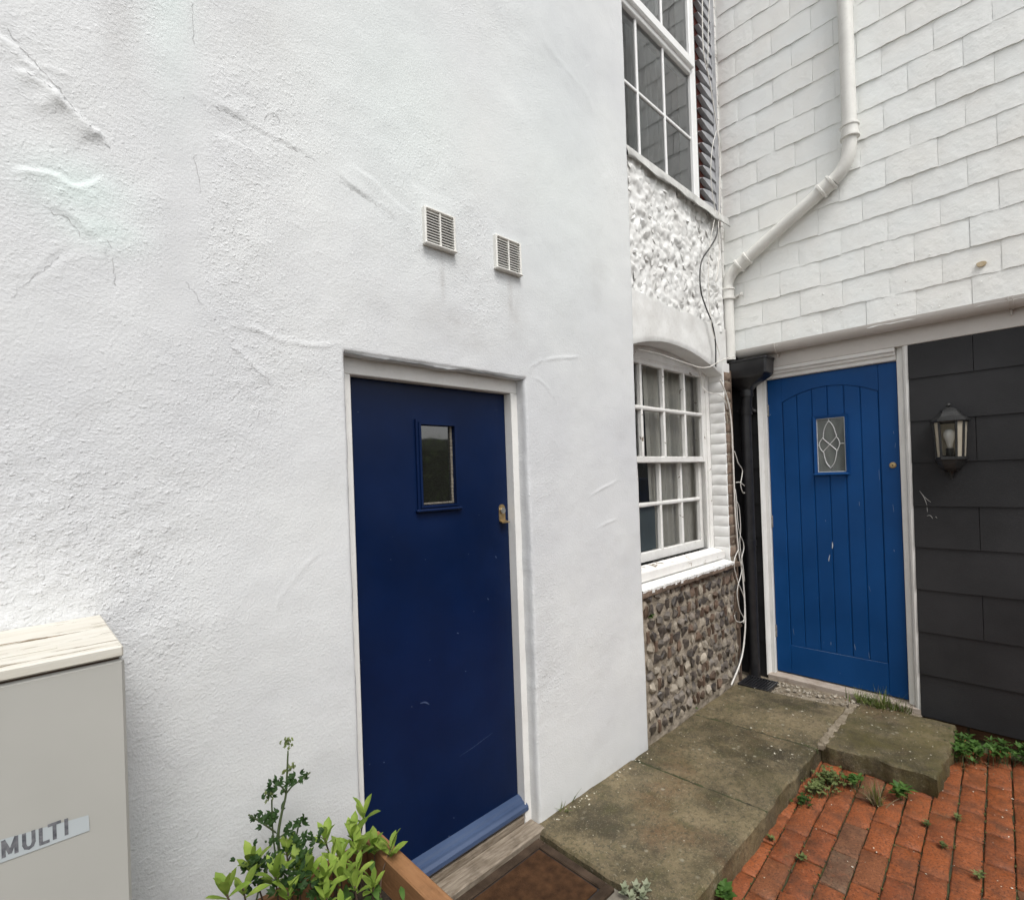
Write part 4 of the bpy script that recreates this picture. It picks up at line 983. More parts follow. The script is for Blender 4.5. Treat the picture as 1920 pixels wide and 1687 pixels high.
# ---- bright blue door
YB0, YB1, ZB0, ZB1, XD = -.143, -.926, .034, 2.173, 4.048
bd = empty('door', (XD, -.53, 0), hb); bd['label'] = 'bright blue boarded door with arched panel and leaded pane'
MB().box(XD+.012, XD+.045, YB1, YB0, ZB0, ZB1).build('core', M_BLUE, bd)
GY0, GY1, GZ0, GZ1 = -.459, -.631, 1.484, 1.856
m = MB(); m.box(XD, XD+.013, -.240, YB0, ZB0, ZB1, .003); m.build('stile', M_BLUE, bd)
m = MB(); m.box(XD, XD+.013, YB1, -.826, ZB0, ZB1, .003); m.build('stile', M_BLUE, bd)
m = MB(); m.box(XD, XD+.013, -.8255, -.2405, ZB0, .240, .003); m.build('bottom_rail', M_BLUE, bd)
arcp = [(y, 2.000+.078*(1-((y+.533)/.2925)**2)) for y in np.linspace(-.8255, -.2405, 21)]
m = MB(); m.prism([(-.2405, ZB1), (-.8255, ZB1)]+arcp, 'x', XD+.0005, XD+.013); m.build('top_rail', M_BLUE, bd)
pe = [-.2425, -.338, -.435, -.531, -.628, -.724, -.8235]
def plank(y0, y1, z0, z1, arch):
    m = MB(); x0 = XD+.004; xb = XD+.0125; c = .0042; n = 5
    ys = np.linspace(y0, y1, n); tp = [(2.000+.078*(1-((y+.533)/.2925)**2)-.003 if arch else z1) for y in ys]
    prof = [(ys[0], xb), (ys[0], x0+c), (ys[0]+math.copysign(c, y1-y0)*.8, x0)]+[(y, x0) for y in ys[1:-1]]+[(ys[-1]-math.copysign(c, y1-y0)*.8, x0), (ys[-1], x0+c), (ys[-1], xb)]
    f = lambda y: (2.000+.078*(1-((y+.533)/.2925)**2)-.003) if arch else z1
    nn = len(prof); m.v = [(x, y, z0) for y, x in prof]+[(x, y, f(y)) for y, x in prof]
    m.f = [(i, i+1, nn+i+1, nn+i) for i in range(nn-1)]+[tuple(range(nn)), tuple(range(2*nn-1, nn-1, -1))]
    m.build('plank', M_BLUE, bd)
for k in range(6):
    if k in (2, 3): plank(pe[k]-.0012, pe[k+1]+.0012, .2425, GZ0-.012, False); plank(pe[k]-.0012, pe[k+1]+.0012, GZ1+.012, 0, True)
    elif k == 4: plank(pe[k]-.004, pe[k+1]+.0012, .2425, 0, True)
    else: plank(pe[k]-.0012, pe[k+1]+.0012, .2425, 0, True)
m = MB()
w = .018; F4 = [((GY0+w, GZ1+w), (GY1-w, GZ1+w), (GY1, GZ1), (GY0, GZ1)), ((GY0+w, GZ0-w), (GY1-w, GZ0-w), (GY1, GZ0), (GY0, GZ0)), ((GY0+w, GZ0-w), (GY0+w, GZ1+w), (GY0, GZ1), (GY0, GZ0)), ((GY1-w, GZ0-w), (GY1-w, GZ1+w), (GY1, GZ1), (GY1, GZ0))]
for q in F4:
    n0 = len(m.v); o1, o2, i2, i1 = q
    m.add([(XD-.010, *o1), (XD-.010, *o2), (XD-.004, *i2), (XD-.004, *i1), (XD+.012, *o1), (XD+.012, *o2), (XD+.012, *i2), (XD+.012, *i1)], [(0,1,2,3), (4,7,6,5), (0,4,5,1), (3,2,6,7)])
m.box(XD-.024, XD-.004, GY1-.024, GY0+.024, GZ0-.020, GZ0-.008, .004); m.build('pane_moulding', M_BLUE, bd)
MB().box(XD+.0100, XD+.0115, GY1, GY0, GZ0, GZ1).build('pane_backing', simple('dim_hall', (.16, .165, .16), (.30, .305, .295), 9, .7, 0, 0, stretch=(1, 1.6, .5)), bd)
m = MB(); m.quad((XD+.0075, GY1, GZ0), (XD+.0075, GY0, GZ0), (XD+.0075, GY0, GZ1), (XD+.0075, GY1, GZ1)); m.build('pane', M_GLASSB, bd, recalc=False)
def cr5(pts): return pts
for pts in ([(4.054, -0.5345, 1.8365), (4.054, -0.5191, 1.8123), (4.054, -0.5048, 1.7768), (4.054, -0.4985, 1.733), (4.054, -0.5026, 1.7105), (4.054, -0.5373, 1.6748), (4.054, -0.5776, 1.632), (4.054, -0.5841, 1.6353)],
            [(4.054, -0.5345, 1.8365), (4.054, -0.5485, 1.8204), (4.054, -0.5636, 1.7897), (4.054, -0.5734, 1.7488), (4.054, -0.5758, 1.7231), (4.054, -0.5406, 1.6783), (4.054, -0.4967, 1.6296), (4.054, -0.4901, 1.63)],
            [(4.054, -0.4967, 1.6296), (4.054, -0.5034, 1.5849), (4.054, -0.5136, 1.5476), (4.054, -0.5368, 1.5117)], [(4.054, -0.5775, 1.6284), (4.054, -0.5714, 1.5887), (4.054, -0.5588, 1.5456), (4.054, -0.5368, 1.5117)],
            [(4.054, -0.4982, 1.7256), (4.054, -0.4757, 1.694), (4.054, -0.4732, 1.6682), (4.054, -0.4838, 1.6378), (4.054, -0.4966, 1.6259)], [(4.054, -0.5758, 1.7231), (4.054, -0.5865, 1.7113), (4.054, -0.5952, 1.6853), (4.054, -0.5911, 1.6566), (4.054, -0.5775, 1.6284)],
            [(4.054, -0.4516, 1.6715), (4.054, -0.4733, 1.6719)], [(4.054, -0.5949, 1.6763), (4.054, -0.6232, 1.676)], [(4.054, -0.534, 1.8696), (4.054, -0.5345, 1.8365)]):
    MB().tube(spline(pts, 4), .0030, 6).build('lead_came', M_CAME, bd, smooth=True)
m = MB()
for (a, b, c, d) in ((GY1, GY0, GZ0, GZ0+.005), (GY1, GY0, GZ1-.005, GZ1), (GY1, GY1+.005, GZ0, GZ1), (GY0-.005, GY0, GZ0, GZ1)): m.box(XD+.003, XD+.008, a, b, c, d, .001)
m.build('lead_came', M_CAME, bd)
lk = (4.045, -0.8884, 1.5175)
m = MB().lathe([(.0195, 0), (.0195, -.005), (.0165, -.009), (.0125, -.010)], (XD+.001, lk[1], lk[2]), 'x', 20); m.build('lock', M_BRASS, bd, smooth=True, autosm=35)
m = MB().box(XD-.0112, XD-.008, lk[1]-.0012, lk[1]+.0012, lk[2]-.006, lk[2]+.003); m.lathe([(.0035, -.0083), (.0035, -.0108)], (XD, lk[1], lk[2]), 'x', 10); m.build('keyhole', M_DARK, bd)
MB().box(XD+.002, XD+.018, -.930, -.9265, lk[2]-.06, lk[2]+.035, .001).build('strike_plate', M_HINGE, bd)
for c in ((4.045, -0.1481, 1.9507), (4.045, -0.1458, 1.1336), (4.045, -0.1437, 0.325)):
    m = MB(); m.tube([(XD-.004, -.139, c[2]-.045), (XD-.004, -.139, c[2]+.045)], .006, 8); m.box(XD-.002, XD+.002, -.150, -.130, c[2]-.044, c[2]+.044); m.build('hinge', M_HINGE, bd)
# frame: jambs with rounded outer bead, head
df = empty('door_frame', (4.02, -.53, 0), hb)
def jamb(y_in, y_out, name):
    s = 1 if y_out > y_in else -1; m = MB()
    prof = [(4.10, y_in), (4.030, y_in), (4.026, y_in+s*.004), (4.024, y_in+s*.028), (4.010, y_in+s*.033), (3.996, y_in+s*.040), (3.990, y_in+s*.050), (3.992, y_out-s*.004), (3.996, y_out), (4.10, y_out)]
    nz_ = 30; r = random.Random(int(1000*abs(y_in)))
    for k in range(nz_+1):
        z = .002+(2.252-.002)*k/nz_
        for q, (x, y) in enumerate(prof): m.v.append((x, y+(r.uniform(-.0025, .0035)*s if q >= 7 and q < 9 else 0), z))
    n = len(prof)
    for k in range(nz_):
        for q in range(n-1): m.f.append((k*n+q, k*n+q+1, (k+1)*n+q+1, (k+1)*n+q))
    m.f += [tuple(range(n)), tuple(nz_*n+q for q in range(n))]
    return m.build(name, M_WHITE, df)
jamb(-.140, -.092, 'jamb'); jamb(-.9295, -.997, 'jamb')
m = MB(); m.prism([(4.10, 2.1765), (4.030, 2.1765), (4.024, 2.182), (4.024, 2.203), (4.008, 2.209), (4.004, 2.222), (3.990, 2.230), (3.9885, 2.2515), (4.10, 2.2515)], 'y', -.928, -.1415)
o = m; o.v = [(p[0], p[1], p[2]) for p in o.v]
# prism on y takes (x,z) pairs
o.build('head', M_WHITE, df)
m = MB(); m.add([(4.09, -.994, .032), (4.09, -.100, .032), (3.985, -.100, .012), (3.985, -.994, .012), (4.09, -.994, -.05), (4.09, -.100, -.05), (3.985, -.100, -.045), (3.985, -.994, -.045)], [(0,1,2,3), (3,2,6,7), (0,3,7,4), (1,5,6,2)]); m.build('sill', M_OLDSILL, df)

# ================================================================== THINGS ON THE WALLS
# ---- air vents
def vent(tl, br, label):
    x0, x1 = tl[0], br[0]; z1, z0 = tl[2], br[2]; xc = (x0+x1)/2
    v = tag(empty('air_vent', (xc, -.01, z0)), label, 'air vent', 'air vents above the navy door')
    m = MB(); t_ = .0095
    m.box(x0, x0+t_, -.019, .012, z0, z1, .003); m.box(x1-t_, x1, -.019, .012, z0, z1, .003)
    m.box(x0+t_, x1-t_, -.0188, .012, z1-t_, z1, .003); m.box(x0-.002, x1+.002, -.024, .012, z0-.001, z0+t_*.8, .003); m.build('frame', M_PVC, v)
    MB().box(x0+t_, x1-t_, -.0030, -.0020, z0+t_, z1-t_).build('dark_core', M_DARK, v)
    m = MB(); m.box(xc-.0035, xc+.0035, -.0165, -.006, z0+t_*.8, z1-t_, .001); m.build('mullion', M_PVC, v)
    n = 11
    for k in range(n):
        z = z0+t_+.004+(z1-z0-2*t_-.008)*(k+.5)/n
        m = MB(); m.box(x0+t_, x1-t_, -.0160, -.0115, z-.0014, z+.0014, .0004)
        m.build('louvre', M_PVC, v)
vent((1.1186, -0.026, 2.5414), (1.2633, -0.026, 2.4002), 'louvred plastic air vent, the higher left one of the two above the navy door')
vent((1.4733, -0.026, 2.542), (1.623, -0.026, 2.3988), 'louvred plastic air vent, the right one of the two, nearer the wall end')

# ---- meter cabinet
mc = tag(empty('meter_cabinet', (-.2, -.17, -.13)), 'pale grey meter cabinet with worn white lid and MULTI sticker', 'cabinet')
MB().box(-.52, .148, -.350, -.004, -.13, 1.203, .005).build('body', M_METER, mc)
m = MB().box(-.53, .146, -.357, -.002, 1.209, 1.230, .0030); lid = m.build('lid', M_LIDW, mc)
MB().box(-.52, .140, -.345, -.004, 1.202, 1.210).build('lid_gap', M_STEMB, mc)
m = MB()
for k in range(2): m.box(-.5, .055-.01*k, -.275+.11*k, -.268+.11*k, 1.2302, 1.2315, .0005)
m.build('lid_ridge', M_LIDW, lid)
s0 = (-0.03, -0.3505, 0.9071); s1 = (0.0878, -0.3505, 0.902); s2 = (0.087, -0.3505, 0.9309); s3 = (-0.029, -0.3505, 0.9516)
st = MB().add([(-.10, -.3512, s0[2]+.000), (s1[0], -.3512, s1[2]), (s2[0], -.3512, s2[2]), (-.10, -.3512, s3[2])], [(0,1,2,3)]).build('sticker', M_STICK, mc, recalc=False)
LET = {'M': [[(.1,0),(.1,1)],[(.1,1),(.5,.12)],[(.5,.12),(.9,1)],[(.9,1),(.9,0)]], 'U': [[(.1,1),(.1,.30),(.22,.08),(.5,0),(.78,.08),(.9,.30),(.9,1)]], 'L': [[(.12,1),(.12,0),(1,0)]], 'T': [[(0,1),(1,1)],[(.5,1),(.5,0)]], 'I': [[(.5,0),(.5,1)]]}
hl = (-0.0097, -0.3516, 0.9379)[2]-(-0.0103, -0.3516, 0.9117)[2]
yk = -.35135
for ch, p0, p1 in (('M', (-0.0272, -0.3516, 0.9134), (-0.0076, -0.3516, 0.9131)), ('U', (-0.0012, -0.3516, 0.9125), (0.0137, -0.3516, 0.9122)), ('L', (0.0202, -0.3516, 0.9116), (0.0313, -0.3516, 0.9116)), ('T', (0.0324, -0.3516, 0.912), (0.047, -0.3516, 0.9112)), ('I', (0.0536, -0.3516, 0.9118), (0.0577, -0.3516, 0.9116))):
    m = MB(); w = hl*.20; wd = p1[0]-p0[0]
    for ln in LET[ch]:
        for (a, b) in zip(ln, ln[1:]):
            A = Vector((p0[0]+a[0]*wd, p0[2]+a[1]*hl)); B = Vector((p0[0]+b[0]*wd, p0[2]+b[1]*hl)); d = (B-A).normalized(); nrm = Vector((-d.y, d.x))*w/2; A = A-d*w*.3; B = B+d*w*.3; yk -= .00002
            m.quad((A.x+nrm.x, yk, A.y+nrm.y), (B.x+nrm.x, yk, B.y+nrm.y), (B.x-nrm.x, yk, B.y-nrm.y), (A.x-nrm.x, yk, A.y-nrm.y))
    m.build('letter', M_INK, st, recalc=False)

# ---- lantern
LY, LX = -1.182, 3.950
lan = tag(empty('wall_lantern', (3.975, LY, 1.42)), 'black half lantern with clear bulb and milky panes on dark cladding', 'wall lamp')
def hexp(r, z, cx=LX): return [(cx+.028, LY+r, z)]+[(cx-r*math.cos(R(a)), LY+r*math.sin(R(a))*1.0, z) for a in (62, 30, -30, -62)][0:0]+[(cx-r*.866*.55, LY+r*.86, z), (cx-r*.95, LY+r*.48, z), (cx-r*.95, LY-r*.48, z), (cx-r*.866*.55, LY-r*.86, z), (cx+.028, LY-r, z)]
def loft(m, rings):
    n = len(rings[0]); b = len(m.v)
    for r_ in rings: m.v += r_
    for k in range(len(rings)-1):
        for i in range(n-1): m.f.append((b+k*n+i, b+k*n+i+1, b+(k+1)*n+i+1, b+(k+1)*n+i))
        m.f.append((b+k*n+n-1, b+k*n, b+(k+1)*n, b+(k+1)*n+n-1))
    m.f += [tuple(b+i for i in range(n)), tuple(b+(len(rings)-1)*n+i for i in range(n))]
m = MB(); loft(m, [hexp(.088, 1.757), hexp(.092, 1.762), hexp(.090, 1.772), hexp(.066, 1.790), hexp(.052, 1.808), hexp(.046, 1.818), hexp(.044, 1.826), hexp(.024, 1.838), hexp(.012, 1.845)])
m.lathe([(.004, 1.842), (.010, 1.850), (.0125, 1.857), (.009, 1.865), (.003, 1.869)], (LX-.0, LY, 0), 'z', 10); m.build('roof', M_BLACKM, lan)
m = MB(); loft(m, [hexp(.070, 1.556), hexp(.074, 1.553), hexp(.074, 1.540), hexp(.068, 1.532), hexp(.060, 1.512), hexp(.048, 1.490), hexp(.030, 1.472)])
m.tube([(LX+.015, LY, 1.475), (LX+.022, LY, 1.452), (LX+.024, LY, 1.430)], .012, 8, radii=[.016, .010, .006]); m.build('base', M_BLACKM, lan)
m = MB(); m.box(3.966, 3.984, LY-.050, LY+.050, 1.50, 1.80, .006); m.build('back_plate', M_BLACKM, lan)
h0, h1 = hexp(.069, 1.554), hexp(.080, 1.758)
for i in range(1, 5): MB().tube([h0[i], h1[i]], .0062, 6).build('corner_post', M_BLACKM, lan)
h0, h1 = hexp(.0665, 1.556), hexp(.0775, 1.757)
for i in (1, 2, 3):
    m = MB(); m.quad(h0[i], h0[i+1], h1[i+1], h1[i]); m.build('pane', M_GLASS if i == 2 else M_OPAL, lan, recalc=False)
for i in (0, 4):
    m = MB(); m.quad(h0[i], h0[i+1], h1[i+1], h1[i]); m.build('pane', M_OPAL, lan, recalc=False)
MB().box(3.9655, 3.966, LY-.045, LY+.045, 1.565, 1.75).build('reflector', M_OPAL, lan)
MB().lathe([(.016, 1.556), (.019, 1.570), (.019, 1.604), (.014, 1.606)], (LX-.01, LY, 0), 'z', 14).build('lamp_holder', M_BLACKM, lan, smooth=True, autosm=40)
MB().lathe([(.013, 1.605), (.013, 1.622), (.019, 1.642), (.0285, 1.668), (.030, 1.684), (.026, 1.702), (.014, 1.714), (.002, 1.717)], (LX-.01, LY, 0), 'z', 18).build('bulb', m_white('frosted_bulb', base=(.66, .66, .64), grime=.1, rough=.12), lan, smooth=True)

# ---- gutter
gt = tag(empty('gutter', (3.94, -1.4, 2.345)), 'long white half round gutter under the tiled wall', 'gutter')
m = MB(); yy0, yy1 = .010, -3.0; rr = .056; cx, cz = 3.938, 2.402; n = 14
for y in (yy0, yy1):
    for k in range(n+1):
        a = math.pi+math.pi*k/n; m.v.append((cx+rr*math.cos(a), y, cz+rr*math.sin(a)))
for k in range(n): m.f.append((k, k+1, n+1+k+1, n+1+k))
m.f.append(tuple(range(n+1))); m.build('trough', M_TRIM, gt, smooth=True, autosm=60)
for y in ((3.9, -0.2547, 2.3626)[1], (3.9, -1.4598, 2.3352)[1], -2.5):
    m = MB()
    for k in range(n):
        a, b = math.pi+math.pi*k/n, math.pi+math.pi*(k+1)/n
        for (s, e) in ((y-.012, y-.006), (y+.006, y+.012)) if y < -1 else ((y-.006, y+.006),):
            q = rr+.006; m.add([(cx+q*math.cos(a), s, cz+q*math.sin(a)), (cx+q*math.cos(b), s, cz+q*math.sin(b)), (cx+q*math.cos(b), e, cz+q*math.sin(b)), (cx+q*math.cos(a), e, cz+q*math.sin(a)),
                   (cx+rr*math.cos(a), s, cz+rr*math.sin(a)), (cx+rr*math.cos(b), s, cz+rr*math.sin(b)), (cx+rr*math.cos(b), e, cz+rr*math.sin(b)), (cx+rr*math.cos(a), e, cz+rr*math.sin(a))], [(0,1,2,3), (0,4,5,1), (3,2,6,7)])
    m.box(cx+.02, cx+.05, y-.004, y+.004, cz-.085, cz-.05, .002); m.build('bracket', M_TRIM, gt)

# ---- white downpipe with swan neck
dp = tag(empty('downpipe', (3.85, .035, 2.33)), 'white plastic downpipe with swan neck on the tiled wall', 'downpipe')
PXX = 3.836; RP = .041
A1 = Vector((PXX, -.768, 3.600)); B1 = Vector((PXX, -.668, 3.352)); B2 = Vector((PXX, -.040, 2.990)); A2 = Vector((PXX, .036, 2.845))
MB().tube([(PXX, -.768, 5.6), (PXX, -.768, 3.62)], RP, 20).build('pipe', M_PVC, dp, smooth=True, autosm=50)
bend = lambda a, b, da, db, n=8: [a*(1-t)**3+(a+da)*3*t*(1-t)**2+(b-db)*3*t*t*(1-t)+b*t**3 for t in [k/n for k in range(n+1)]]
dg = (B2-B1).normalized()
MB().tube(bend(A1+Vector((0, 0, .02)), B1, Vector((0, 0, -.12)), dg*.10), RP*.98, 20).build('bend', M_PVC, dp, smooth=True, autosm=50)
MB().tube([B1-dg*.0, B2], RP, 20).build('pipe', M_PVC, dp, smooth=True, autosm=50)
MB().tube(bend(B2, A2, dg*.05, Vector((0, 0, -.07))), RP*.98, 20).build('bend', M_PVC, dp, smooth=True, autosm=50)
MB().tube([A2, (PXX, .036, 2.33)], RP, 20).build('pipe', M_PVC, dp, smooth=True, autosm=50)
def collar(p, d, L=.085):
    p = Vector(p); d = Vector(d).normalized(); m = MB(); prof = [(0, RP), (.002, RP+.013), (.014, RP+.013), (.017, RP+.007), (L*.5, RP+.006), (L-.017, RP+.007), (L-.014, RP+.013), (L-.002, RP+.013), (L, RP)]
    m.tube([p+d*(t-L/2) for t, _ in prof], 1, 22, radii=[r for _, r in prof]); m.build('socket', M_PVC, dp, smooth=True, autosm=40)
collar((PXX, -.768, 3.615), (0, 0, -1)); collar(B1+dg*.045, dg); collar(B2-dg*.055, dg); collar((PXX, .036, 2.815), (0, 0, -1))
m = MB(); m.tube([(3.90, -.02, 2.80), (3.86, -.022, 2.80)], .010, 8); m.lathe([(.006, -.012), (.014, -.008), (.015, 0), (.010, .004)], (3.868, -.052, 2.80), 'x', 10); m.tube([(3.868, -.02, 2.80), (3.868, -.052, 2.80)], .006, 6); m.build('fixing', M_PVC, dp, smooth=True, autosm=40)

# ---- black hopper and pipe
hp = tag(empty('rainwater_hopper', (3.94, -.02, -.02)), 'black plastic hopper and downpipe in the corner beside the blue door', 'hopper')
def ring(x0, x1, y0, y1, z): c = .012; return [(x0+c, y0, z), (x1-c, y0, z), (x1, y0+c, z), (x1, y1-c, z), (x1-c, y1, z), (x0+c, y1, z), (x0, y1-c, z), (x0, y0+c, z)]
m = MB(); loft(m, [ring(3.815, 3.985, -.228, .120, 2.318), ring(3.815, 3.985, -.228, .120, 2.306), ring(3.822, 3.985, -.222, .114, 2.302), ring(3.826, 3.985, -.216, .106, 2.206), ring(3.84, 3.98, -.195, .085, 2.185), ring(3.885, 3.975, -.105, .035, 2.135), ring(3.905, 3.97, -.075, .005, 2.10)])
m.build('hopper_box', M_BLACK, hp, smooth=True, autosm=35)
PB = [(3.938, -.036, 2.12), (3.938, -.036, 2.05), (3.944, -.030, 1.99), (3.944, -.022, 1.92), (3.944, -.020, -.03)]
MB().tube(PB, .039, 18).build('pipe', M_BLACK, hp, smooth=True, autosm=50)
m = MB(); m.tube([(3.941, -.030, 1.985), (3.944, -.024, 1.93)], .046, 18); m.tube([(3.938, -.036, 2.11), (3.938, -.036, 2.06)], .047, 18); m.box(3.935, 4.02, -.085, .04, 1.945, 1.965, .003); m.build('socket', M_BLACK, hp, smooth=True, autosm=40)
for z in (.98,): MB().tube([(3.944, -.020, z-.02), (3.944, -.020, z+.02)], .043, 18).build('clip', M_BLACK, hp, smooth=True, autosm=40)

# ---- drain grate
gr = tag(empty('drain_grate', (3.79, -.10, -.02)), 'black plastic drain grate at the foot of the black downpipe', 'drain')
G0 = (3.70, 3.905, -.20, .008)
m = MB(); m.box(G0[0], G0[1], G0[2], G0[2]+.014, -.03, .004, .002); m.box(G0[0], G0[1], G0[3]-.014, G0[3], -.03, .004, .002); m.box(G0[0], G0[0]+.014, G0[2]+.014, G0[3]-.014, -.03, .004, .002); m.box(G0[1]-.014, G0[1], G0[2]+.014, G0[3]-.014, -.03, .004, .002); m.build('rim', M_BLACK, gr)
for k in range(9):
    y = G0[2]+.026+k*.0198; MB().box(G0[0]+.014, G0[1]-.014, y-.004, y+.004, -.02, .001, .001).build('bar', M_BLACK, gr)
MB().box(G0[0]+.004, G0[1]-.004, G0[2]+.004, G0[3]-.004, -.05, -.0225).build('pit', M_DARK, gr)

# ---- cables
def cable(pts, r, mat, label, nm='cable', n=6):
    tag(MB().tube(spline(pts, 6), r, n).build(nm, mat, None, smooth=True), label, 'cable', 'loose cables in the corner')
cable([(3.6141, 0.015, 2.1608), (3.6661, 0.01, 2.0971), (3.7233, 0.008, 1.9984), (3.7573, 0.008, 1.8735), (3.7646, 0.008, 1.6419), (3.7661, 0.008, 1.4487), (3.7689, 0.008, 1.2167), (3.8031, 0.008, 0.9228), (3.8419, 0.006, 0.7812), (3.8607, 0.004, 0.6217), (3.8561, 0.0, 0.4665), (3.8386, -0.003, 0.3536), (3.7835, -0.005, 0.2122), (3.6949, -0.008, 0.1218), (3.6006, -0.012, 0.067), (3.5502, -0.014, 0.038)], .0062, M_CABLE, 'thickest white cable running from the hopper down to the drain')
cable([(3.7837, 0.004, 1.6573), (3.8116, 0.002, 1.6107), (3.8312, 0.0, 1.5716), (3.8794, -0.002, 1.5358), (3.896, -0.002, 1.5079), (3.8722, -0.002, 1.4533), (3.8556, -0.002, 1.4146), (3.8652, -0.004, 1.3749), (3.8959, -0.006, 1.348), (3.926, -0.008, 1.3644), (3.9144, -0.008, 1.3966), (3.8781, -0.006, 1.4157), (3.8279, -0.004, 1.4311), (3.7774, -0.002, 1.4308)], .0036, M_CABLE, 'short white cable ending in a small loop beside the black pipe')
cable([(3.7737, 0.004, 1.3827), (3.7822, 0.002, 1.3243), (3.7853, 0.002, 1.2544), (3.7936, 0.002, 1.1376), (3.819, 0.002, 1.0575), (3.8649, 0.0, 0.9942), (3.8697, -0.002, 0.9427), (3.8312, -0.002, 0.8811), (3.8256, 0.0, 0.8154)], .0034, M_CABLE, 'thin white cable weaving beside the black pipe at window sill height')
cable([(3.7895, 0.004, 1.3006), (3.8173, 0.0, 1.2524), (3.8319, 0.0, 1.1539), (3.8298, 0.0, 1.076), (3.8139, 0.002, 0.9997), (3.8209, 0.0, 0.9212), (3.844, -0.002, 0.813), (3.8577, -0.004, 0.7016)], .0030, M_CABLE, 'thin white cable crossing the others just above the sill')
cable([(3.7906, 0.006, 0.94), (3.7225, 0.002, 0.8951), (3.6953, 0.0, 0.8418), (3.7249, 0.0, 0.7687), (3.7515, -0.002, 0.711), (3.7966, -0.004, 0.6496), (3.8326, -0.006, 0.5813), (3.8323, -0.006, 0.4723), (3.8078, -0.006, 0.4077)], .0036, M_CABLE, 'white cable bowing out left of the main cable below the sill')
cable([(3.8282, 0.0, 0.7917), (3.7911, -0.002, 0.7432), (3.7455, -0.004, 0.6969), (3.7223, -0.004, 0.6397), (3.7296, -0.006, 0.5699), (3.7556, -0.008, 0.5038), (3.8149, -0.008, 0.4375), (3.7533, -0.01, 0.428), (3.6696, -0.012, 0.4578), (3.6467, -0.012, 0.5004)], .0032, M_CABLE, 'white cable with a hooked free end above the drain')
cable([(2.6438, 0.06, 2.2438), (2.8608, 0.07, 2.2544), (3.0531, 0.07, 2.2473), (3.2427, 0.06, 2.2352), (3.3456, 0.03, 2.2176), (3.4236, 0.0, 2.2254), (3.5093, -0.01, 2.2597), (3.633, -0.02, 2.3036), (3.7714, -0.03, 2.3393)], .0036, M_CABLE, 'white cable along the window head reaching over to the white downpipe')
cable([(3.3281, 0.04, 2.2208), (3.4118, 0.06, 2.1907), (3.471, 0.08, 2.1265), (3.4739, 0.06, 2.0793), (3.511, 0.04, 2.0612), (3.5745, 0.02, 2.0564), (3.641, 0.005, 2.0336), (3.6951, 0.005, 1.954)], .0030, M_CABLE, 'thin white cable looping down the window jamb to the main cable')
cable([(3.6449, 0.0, 3.2506), (3.586, -0.004, 3.1486), (3.4758, -0.006, 3.0423), (3.3664, -0.006, 2.9401), (3.3248, -0.006, 2.8439), (3.3266, -0.006, 2.72), (3.388, -0.006, 2.6259), (3.4677, -0.006, 2.5398), (3.5087, -0.006, 2.4479), (3.5177, -0.006, 2.3573), (3.5077, -0.006, 2.2345)], .0050, M_CABLEB, 'black cable curving across the white painted flint')
cable([(3.5308, 0.0, 4.8999), (3.5082, 0.0, 4.608), (3.5122, 0.0, 4.4069), (3.5759, -0.004, 4.2518), (3.6358, -0.004, 4.0739), (3.6754, -0.004, 3.94), (3.705, -0.004, 3.7806), (3.6768, -0.004, 3.5407), (3.6521, -0.004, 3.3423), (3.6352, -0.004, 3.2386), (3.6386, -0.004, 3.0734), (3.6018, -0.004, 2.932), (3.5601, -0.004, 2.8285)], .0042, M_CABLE, 'white cable down the toothed edge and across beside the downpipe elbow')
cable([(3.6728, 0.01, 4.9969), (3.6183, 0.01, 4.6217), (3.5886, 0.01, 4.349)], .0034, M_CABLE, 'straight white cable at the top beside the tiled wall corner')
cable([(3.6667, 0.0, 3.9344), (3.5971, 0.0, 3.7951), (3.5536, 0.0, 3.6094), (3.5692, 0.0, 3.4474), (3.6024, 0.0, 3.3464), (3.5603, -0.004, 3.2378), (3.5164, -0.006, 3.1496), (3.4746, -0.006, 3.0274), (3.4437, -0.006, 2.837), (3.4451, -0.006, 2.6556), (3.4656, -0.006, 2.5139)], .0030, M_CABLE, 'thin white cable in front of the wedges hanging over the painted flint')
cable([(3.4473, -0.006, 2.5833), (3.4789, -0.006, 2.4797), (3.5441, -0.006, 2.3797), (3.5677, -0.008, 2.3158), (3.5255, -0.006, 2.2515), (3.4951, -0.004, 2.226)], .0028, M_CABLE, 'short white cable end beside the foot of the black cable')
cable([(3.6028, -0.002, 0.0228), (3.6391, -0.004, 0.0912), (3.7209, -0.002, 0.1513), (3.7674, 0.0, 0.2075)], .0040, M_CABLEB, 'short grey black cable stub rising from the drain')

# ---- door mat and step in front of the navy door
MB().box(.55, 1.592, -.75, -.034, -.134, -.022, .004).build('doorstep', M_CONC, walk)
mt = tag(empty('doormat', (1.2, -.25, -.02)), 'worn brown coir doormat with raised border before the navy door', 'doormat')
MB().box(.905, 1.529, -.387, -.089, -.0215, -.006, .003).build('pile', M_MAT, mt)
for q in ((.86, 1.574, -.432, -.394), (.86, 1.574, -.082, -.044), (.86, .898, -.394, -.082), (1.536, 1.574, -.394, -.082)): MB().box(*q, -.0215, -.0045, .004).build('border', M_MATB, mt)
MB().box(.862, 1.572, -.430, -.046, -.0217, -.0135, .0).build('backing', M_DARK, mt)

